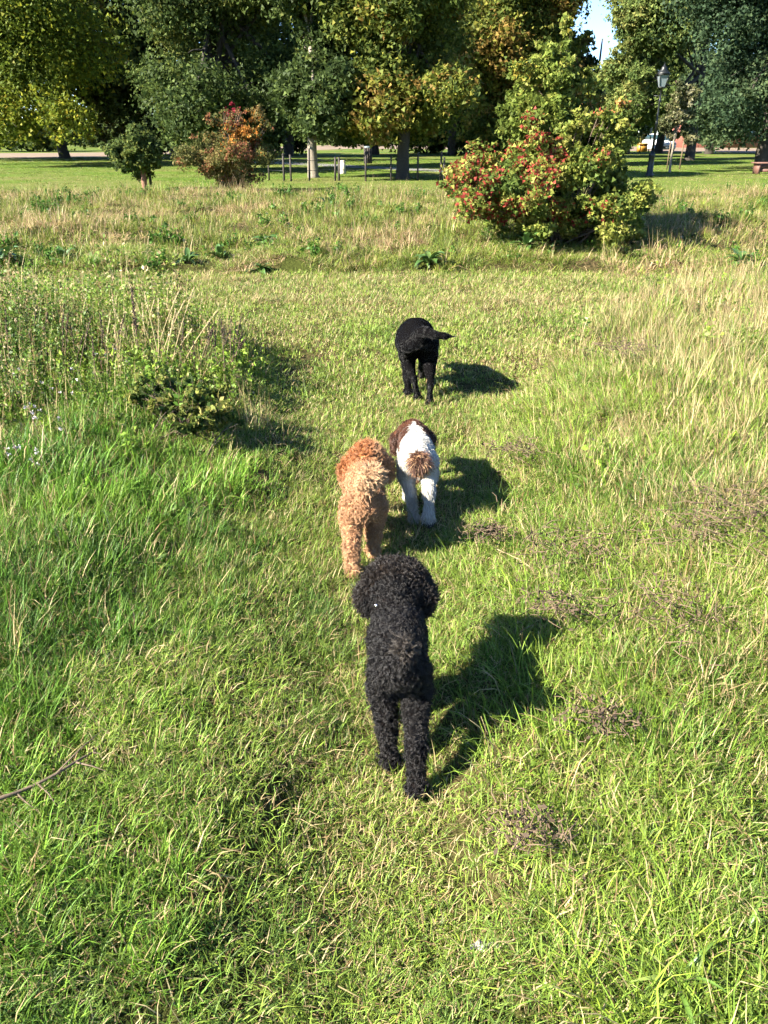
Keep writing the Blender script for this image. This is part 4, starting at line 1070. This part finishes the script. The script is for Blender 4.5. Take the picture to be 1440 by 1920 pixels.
def chain(js, rs):
    return [(np.array(js[i], float), np.array(js[i + 1], float), rs[i], rs[i + 1]) for i in range(len(js) - 1)]
def body_obj(caps, h, k, root, colfn, mat):
    o = np.array(root.location)
    v, q = sdf_mesh([(a - o, b_ - o, r0, r1) for a, b_, r0, r1 in caps], h, k)
    obj("body", mesh_np("body", v, q, mat, True, colfn(v)), root)
    return v, q
def ball(name, c, r, mat, parent, sc=(1, 1, 1), n=12):
    th = np.linspace(0, math.pi, n)
    m_ = MB().tube([np.array([0, 0, -math.cos(a) * r * sc[2]]) for a in th], [max(1e-4, math.sin(a) * r) for a in th], n)
    return m_.build(name, mat, parent, c, smooth=True)
def paw(foot, ydir=1, r=.02, wid=.012):
    f = np.array(foot, float); out = []
    for s in (-1, -.33, .33, 1):
        out.append((f + (s * wid, .004, 0), f + (s * wid * 1.25, .022 * ydir, -r * .25), r * .62, r * .5))
    return out

# --- black curly dog, nearest
poodle = thing("poodle_dog", (.045, 1.78, 0), "nearest black curly-coated dog walking away along the mown strip", "dog", "dogs on the walk")
caps = chain([(.043, 1.690, .340), (.043, 1.76, .350), (.042, 1.84, .345), (.040, 1.92, .335)], [.055, .064, .072, .073])
caps += chain([(.040, 1.93, .36), (.038, 1.965, .385), (.036, 1.99, .395)], [.054, .054, .062])
caps += chain([(.036, 1.985, .415), (.036, 2.02, .410)], [.068, .064]) + chain([(-.014, 1.992, .415), (.086, 1.992, .415)], [.050, .050]) + chain([(.012, 2.0, .438), (.060, 2.0, .438)], [.055, .055]) + chain([(.035, 2.03, .385), (.034, 2.12, .36)], [.036, .026])
for s in (-1, 1):
    caps += chain([(.036 + s * .070, 1.985, .420), (.036 + s * .086, 1.978, .385), (.036 + s * .082, 1.972, .352)], [.028, .030, .028])
caps += chain([(.078, 1.71, .315), (.090, 1.735, .225), (.088, 1.605, .135), (.089, 1.552, .03)], [.049, .037, .022, .018]) + paw((.089, 1.55, .022))
caps += chain([(.008, 1.71, .315), (-.004, 1.755, .22), (.008, 1.695, .125), (.016, 1.662, .03)], [.049, .037, .022, .018]) + paw((.016, 1.66, .022))
caps += chain([(.080, 1.91, .29), (.082, 1.88, .20), (.078, 1.97, .10), (.076, 2.00, .025)], [.048, .034, .024, .021]) + paw((.076, 2.005, .022))
caps += chain([(.0, 1.91, .29), (.0, 1.87, .20), (.006, 1.86, .10), (.006, 1.85, .025)], [.048, .034, .024, .021]) + paw((.006, 1.855, .022))
caps += chain([(.047, 1.66, .385), (.052, 1.650, .42), (.055, 1.652, .448)], [.016, .013, .016])
BLK = np.array([.0062, .0049, .0047]); o_ = np.array(poodle.location)
def blk(p):
    c = np.tile(BLK, (len(p), 1)); k = (p[:, 1] + o_[1] > 1.95) & (p[:, 2] > .33)
    c[k] = c[k] * .7 + np.array([.030, .020, .013]) * .3
    tt = (p[:, 1] + o_[1] < 1.68) & (p[:, 2] > .425); c[tt] = (.035, .028, .022)
    return c * (.5 + 1.0 * fbm(p[:, 0] * 22, p[:, 2] * 22 + p[:, 1] * 14, 3))[:, None]
v, q = body_obj(caps, .009, .022, poodle, blk, M_UNDER)
def plen(p):
    y = p[:, 1] + o_[1]
    L = np.where((y > 1.955) & (p[:, 2] > .30), 1.25, 1.0)
    L = np.where((y < 1.675) & (p[:, 2] > .40), 1.9, L)
    L = np.where((y > 1.72) & (y < 1.955) & (p[:, 2] > .28), .8, L)
    return np.where(p[:, 2] < .03, .45, L)
a_ = curly_fur(v, q, 15000, 8, .0150, .0036, 1.2, blk, .00075, .0034, plen)
b_ = curly_fur(v, q, 1600, 5, .023, .0060, .8, blk, .0008, .006, plen)
hair_obj("fur", *[np.concatenate(t) for t in zip(a_, b_)], M_FUR, poodle)
for s in (-1, 1): ball("eye", (.036 + s * .03 - o_[0], 2.065 - o_[1], .42), .009, M_EYE, poodle)
ball("nose", (.034 - o_[0], 2.15 - o_[1], .365), .014, M_NOSE, poodle, (1, 1, .8))
MB().tube([(.038 + .046 * math.cos(a) - o_[0], 1.95 + .02 * math.cos(a) * 0 - o_[1] - .03 * math.sin(a), .372 + .040 * math.sin(a)) for a in np.linspace(0, 6.283, 20)], .007, 6, False).build("collar", M_BLACKRUB, poodle)
ball("collar_tag", (-.022 - o_[0], 1.915 - o_[1], .395), .006, M_METAL, poodle)

# --- apricot curly dog
apri = thing("apricot_dog", (-.09, 3.0, 0), "apricot curly-coated dog with raised fluffy tail on the left of the strip", "dog", "dogs on the walk"); o_a = np.array(apri.location)
caps = chain([(-.085, 2.84, .275), (-.086, 2.95, .285), (-.09, 3.05, .275), (-.09, 3.14, .26)], [.062, .066, .068, .076])
caps += chain([(-.09, 3.15, .29), (-.085, 3.21, .305), (-.078, 3.27, .295)], [.052, .05, .07]) + chain([(-.077, 3.26, .315), (-.076, 3.30, .30)], [.066, .06]) + chain([(-.07, 3.31, .27), (-.062, 3.40, .235)], [.036, .026])
caps += chain([(-.14, 3.255, .31), (-.168, 3.25, .265), (-.172, 3.245, .215)], [.024, .028, .028]) + chain([(-.018, 3.265, .315), (.008, 3.26, .27), (.016, 3.255, .225)], [.024, .027, .026])
caps += chain([(-.122, 2.855, .265), (-.135, 2.90, .195), (-.132, 2.77, .12), (-.131, 2.725, .03)], [.056, .044, .027, .022]) + paw((-.131, 2.72, .022))
caps += chain([(-.046, 2.865, .265), (-.038, 2.97, .20), (-.040, 2.925, .115), (-.047, 2.885, .03)], [.056, .042, .026, .022]) + paw((-.047, 2.885, .022))
caps += chain([(-.13, 3.13, .22), (-.132, 3.10, .16), (-.13, 3.19, .09), (-.13, 3.22, .025)], [.048, .034, .024, .022]) + paw((-.13, 3.225, .022))
caps += chain([(-.05, 3.13, .22), (-.05, 3.08, .16), (-.055, 3.04, .09), (-.058, 3.02, .025)], [.048, .034, .024, .022]) + paw((-.058, 3.025, .022))
caps += chain([(-.082, 2.80, .315), (-.078, 2.775, .375), (-.064, 2.775, .425), (-.040, 2.80, .435), (-.022, 2.83, .405)], [.017, .015, .018, .022, .018])
APR = np.array([.33, .165, .080]); CREAM = np.array([.40, .26, .145])
def apc(p):
    y = p[:, 1] + o_a[1]; x = p[:, 0] + o_a[0]; z = p[:, 2]
    c = np.tile(APR, (len(p), 1)); c = c * .78 + CREAM * .22
    hd = sstep(3.10, 3.2, y) * sstep(.2, .26, z); c = c * (1 - .8 * hd[:, None]) + np.array([.29, .10, .03]) * .8 * hd[:, None]
    rt = sstep(-.075, -.03, x) * sstep(3.12, 3.2, y); c = c * (1 - .6 * rt[:, None]) + CREAM * .6 * rt[:, None]
    tl = sstep(2.86, 2.80, y) * sstep(.36, .40, z); c = c * (1 - .8 * tl[:, None]) + CREAM * 1.1 * .8 * tl[:, None]
    lg = sstep(.16, .04, z); c = c * (1 - .25 * lg[:, None]) + CREAM * .25 * lg[:, None]
    return c * (.75 + .5 * fbm(x * 35, z * 35 + y * 20, 8))[:, None]
v, q = body_obj(caps, .009, .022, apri, apc, M_UNDER)
def alen(p):
    y = p[:, 1] + o_a[1]; z = p[:, 2]
    L = np.where((y > 3.18) & (z > .17), 1.5, 1.0); L = np.where((y < 2.87) & (z > .345), 1.9, L); L = np.where((y > 2.9) & (y < 3.15) & (z > .25), .7, L)
    return np.where(z < .03, .45, L)
a_ = curly_fur(v, q, 10500, 7, .0165, .0036, 1.1, apc, .0009, .0042, alen); b_ = curly_fur(v, q, 1200, 5, .022, .0050, .8, apc, .0009, .006, alen)
hair_obj("fur", *[np.concatenate(t) for t in zip(a_, b_)], M_FUR, apri)
for s in (-1, 1): ball("eye", (-.073 + s * .03 - o_a[0], 3.345 - o_a[1], .305), .009, M_EYE, apri)
ball("nose", (-.059 - o_a[0], 3.43 - o_a[1], .237), .014, M_NOSE, apri, (1, 1, .8))

# --- liver and white spaniel
spr = thing("spaniel_dog", (.155, 3.40, 0), "liver and white spaniel with brown tail tuft walking away beside the apricot dog", "dog", "dogs on the walk"); o_s = np.array(spr.location)
caps = chain([(.157, 3.25, .315), (.156, 3.33, .32), (.153, 3.44, .30), (.150, 3.56, .275)], [.064, .070, .073, .080])
caps += chain([(.150, 3.60, .29), (.148, 3.66, .285), (.146, 3.72, .275)], [.052, .048, .062]) + chain([(.146, 3.75, .255), (.145, 3.86, .205)], [.036, .026])
for s in (-1, 1): caps += chain([(.147 + s * .055, 3.70, .30), (.147 + s * .088, 3.69, .25), (.147 + s * .093, 3.685, .19)], [.018, .022, .02])
caps += chain([(.116, 3.27, .295), (.106, 3.31, .205), (.126, 3.235, .13), (.142, 3.215, .03)], [.056, .040, .022, .020]) + paw((.142, 3.215, .022))
caps += chain([(.197, 3.27, .295), (.210, 3.30, .215), (.205, 3.185, .175), (.203, 3.135, .085), (.203, 3.13, .06)], [.056, .040, .024, .022, .020]) + chain([(.193, 3.132, .068), (.193, 3.150, .045)], [.014, .012]) + chain([(.213, 3.132, .068), (.213, 3.150, .045)], [.014, .012])
caps += chain([(.115, 3.55, .22), (.113, 3.52, .17), (.115, 3.47, .09), (.118, 3.44, .025)], [.05, .034, .023, .021]) + paw((.118, 3.445, .022))
caps += chain([(.185, 3.55, .22), (.188, 3.54, .17), (.186, 3.62, .10), (.185, 3.65, .025)], [.05, .034, .023, .021]) + paw((.185, 3.655, .022))
caps += chain([(.157, 3.20, .352), (.156, 3.15, .362), (.155, 3.11, .362)], [.02, .017, .015])
WHT = np.array([.40, .385, .345]); LIV = np.array([.060, .026, .015])
def spc(p):
    x = p[:, 0] + o_s[0]; y = p[:, 1] + o_s[1]; z = p[:, 2]
    c = np.tile(WHT, (len(p), 1)) * (.88 + .18 * fbm(x * 40, z * 40 + y * 30, 2))[:, None]
    nz = .03 * (fbm(x * 25, y * 25, 6) - .5)
    br = (y > 3.62 + nz) & ~((np.abs(x - .150) < .010 + nz * .3) & (z > .27) & (y < 3.70))
    br |= (y > 3.44 + nz) & (y < 3.60) & (np.abs(x - .15) > .030 + nz) & (z > .25)
    br |= (y < 3.195 + nz * .3) & (z > .325)
    c[br] = LIV * (.7 + .7 * fbm(x[br] * 60, z[br] * 60, 4))[:, None]
    pad = (z < .066) & (y < 3.17) & (x > .18); c[pad] = (.03, .022, .02)
    return c
v, q = body_obj(caps, .009, .02, spr, spc, M_UNDER)
def sflow(p):
    f = np.tile(np.array([0, -.7, -.6]), (len(p), 1)); return f
def slen(p):
    y = p[:, 1] + o_s[1]; z = p[:, 2]
    L = np.ones(len(p)); L = np.where((y < 3.2) & (z > .33), .7, L); L = np.where(z < .035, .4, L); L = np.where((z < .22) & (y < 3.28), 1.25, L); return np.where((y > 3.66) & (z < .28), 1.5, L)
hair_obj("fur", *sleek_fur(v, q, 30000, .024, spc, .0012, sflow, .0035, 6, slen), M_FUR, spr)
# radial tuft at the end of the docked tail
n = 2600; tip = np.array([.155, 3.125, .362]) - o_s; a = R.uniform(0, 6.283, n); rr_ = np.sqrt(R.uniform(0, 1, n))
d_ = np.stack([np.cos(a) * rr_, -.25 - .55 * (1 - rr_), np.sin(a) * rr_ * 1.0 - .30], 1); L_ = R.uniform(.022, .066, n)
t_ = np.linspace(0, 1, 7)
root_ = tip + np.stack([R.normal(0, .008, n), R.uniform(-.02, .05, n), R.normal(0, .008, n)], 1)
pts_ = root_[:, None] + unit(d_)[:, None] * (L_[:, None] * t_[None])[..., None] + np.array([0, .010, -.022]) * (t_ ** 2)[None, :, None] + R.normal(0, .004, (n, 1, 3)) * t_[None, :, None]
tc_ = np.where(R.uniform(0, 1, (n, 1)) < .16, np.array([.42, .25, .13]), LIV * 1.3) * R.uniform(.7, 1.5, (n, 1))
hair_obj("tail_tuft", pts_, np.full(n, .0013), tc_, M_FUR, spr)
for s in (-1, 1): ball("eye", (.146 + s * .03 - o_s[0], 3.775 - o_s[1], .285), .009, M_EYE, spr)
ball("nose", (.145 - o_s[0], 3.888 - o_s[1], .205), .014, M_NOSE, spr, (1, 1, .8))

# --- black smooth-coated dog, farthest
lab_ = thing("labrador_dog", (.225, 5.2, 0), "farthest smooth black dog with its tail swung to the side", "dog", "dogs on the walk"); o_l = np.array(lab_.location)
caps = chain([(.225, 5.01, .435), (.223, 5.10, .440), (.218, 5.25, .385), (.214, 5.42, .355), (.212, 5.55, .345)], [.088, .105, .116, .126, .112])
caps += chain([(.212, 5.60, .37), (.208, 5.72, .36), (.205, 5.80, .33)], [.085, .075, .075]) + chain([(.205, 5.84, .30), (.204, 5.95, .25)], [.05, .036])
for s in (-1, 1): caps += chain([(.206 + s * .06, 5.78, .36), (.206 + s * .092, 5.77, .31), (.206 + s * .092, 5.765, .28)], [.018, .02, .016])
caps += chain([(.282, 5.04, .40), (.300, 5.085, .300), (.308, 5.02, .22), (.308, 4.925, .155), (.302, 4.915, .04)], [.084, .058, .034, .020, .019]) + paw((.302, 4.915, .024), 1, .024, .014)
caps += chain([(.168, 5.04, .40), (.160, 5.13, .295), (.172, 5.09, .22), (.198, 5.03, .165), (.228, 5.035, .04)], [.084, .056, .034, .021, .020]) + paw((.228, 5.035, .024), 1, .024, .014)
caps += chain([(.145, 5.52, .30), (.150, 5.44, .235), (.160, 5.26, .12), (.168, 5.17, .04)], [.07, .042, .027, .025]) + paw((.168, 5.165, .026), 1, .028, .017)
caps += chain([(.28, 5.52, .30), (.285, 5.48, .22), (.28, 5.56, .12), (.278, 5.60, .03)], [.07, .042, .027, .025]) + paw((.278, 5.60, .026), 1, .028, .017)
caps += chain([(.228, 4.965, .505), (.262, 4.905, .505), (.315, 4.875, .494), (.385, 4.868, .488), (.455, 4.870, .484)], [.034, .030, .025, .018, .006])
caps = [(a * (1, .82, 1) + (0, 5.1 * .18, 0) if a[1] > 5.1 else a, b_ * (1, .82, 1) + (0, 5.1 * .18, 0) if b_[1] > 5.1 else b_, r0, r1) for a, b_, r0, r1 in caps]
LBK = np.array([.0034, .0032, .0034])
def lbc(p): return np.tile(LBK, (len(p), 1)) * (.8 + .4 * fbm(p[:, 0] * 20, p[:, 2] * 20, 3))[:, None]
v, q = body_obj(caps, .011, .03, lab_, lbc, M_UNDER)
def lflow(p):
    f = np.tile(np.array([0, -.8, -.45]), (len(p), 1)); tl = (p[:, 1] + o_l[1] < 4.93) & (p[:, 2] > .43); f[tl] = (1, -.3, -.1); return f
hair_obj("fur", *sleek_fur(v, q, 60000, .018, lbc, .0009, lflow, 0, 4, None, .30), M_COAT, lab_)
for s in (-1, 1): ball("eye", (.205 + s * .036 - o_l[0], 5.727 - o_l[1], .345), .010, M_EYE, lab_)
ball("nose", (.204 - o_l[0], 5.828 - o_l[1], .255), .018, M_NOSE, lab_, (1, 1, .8))
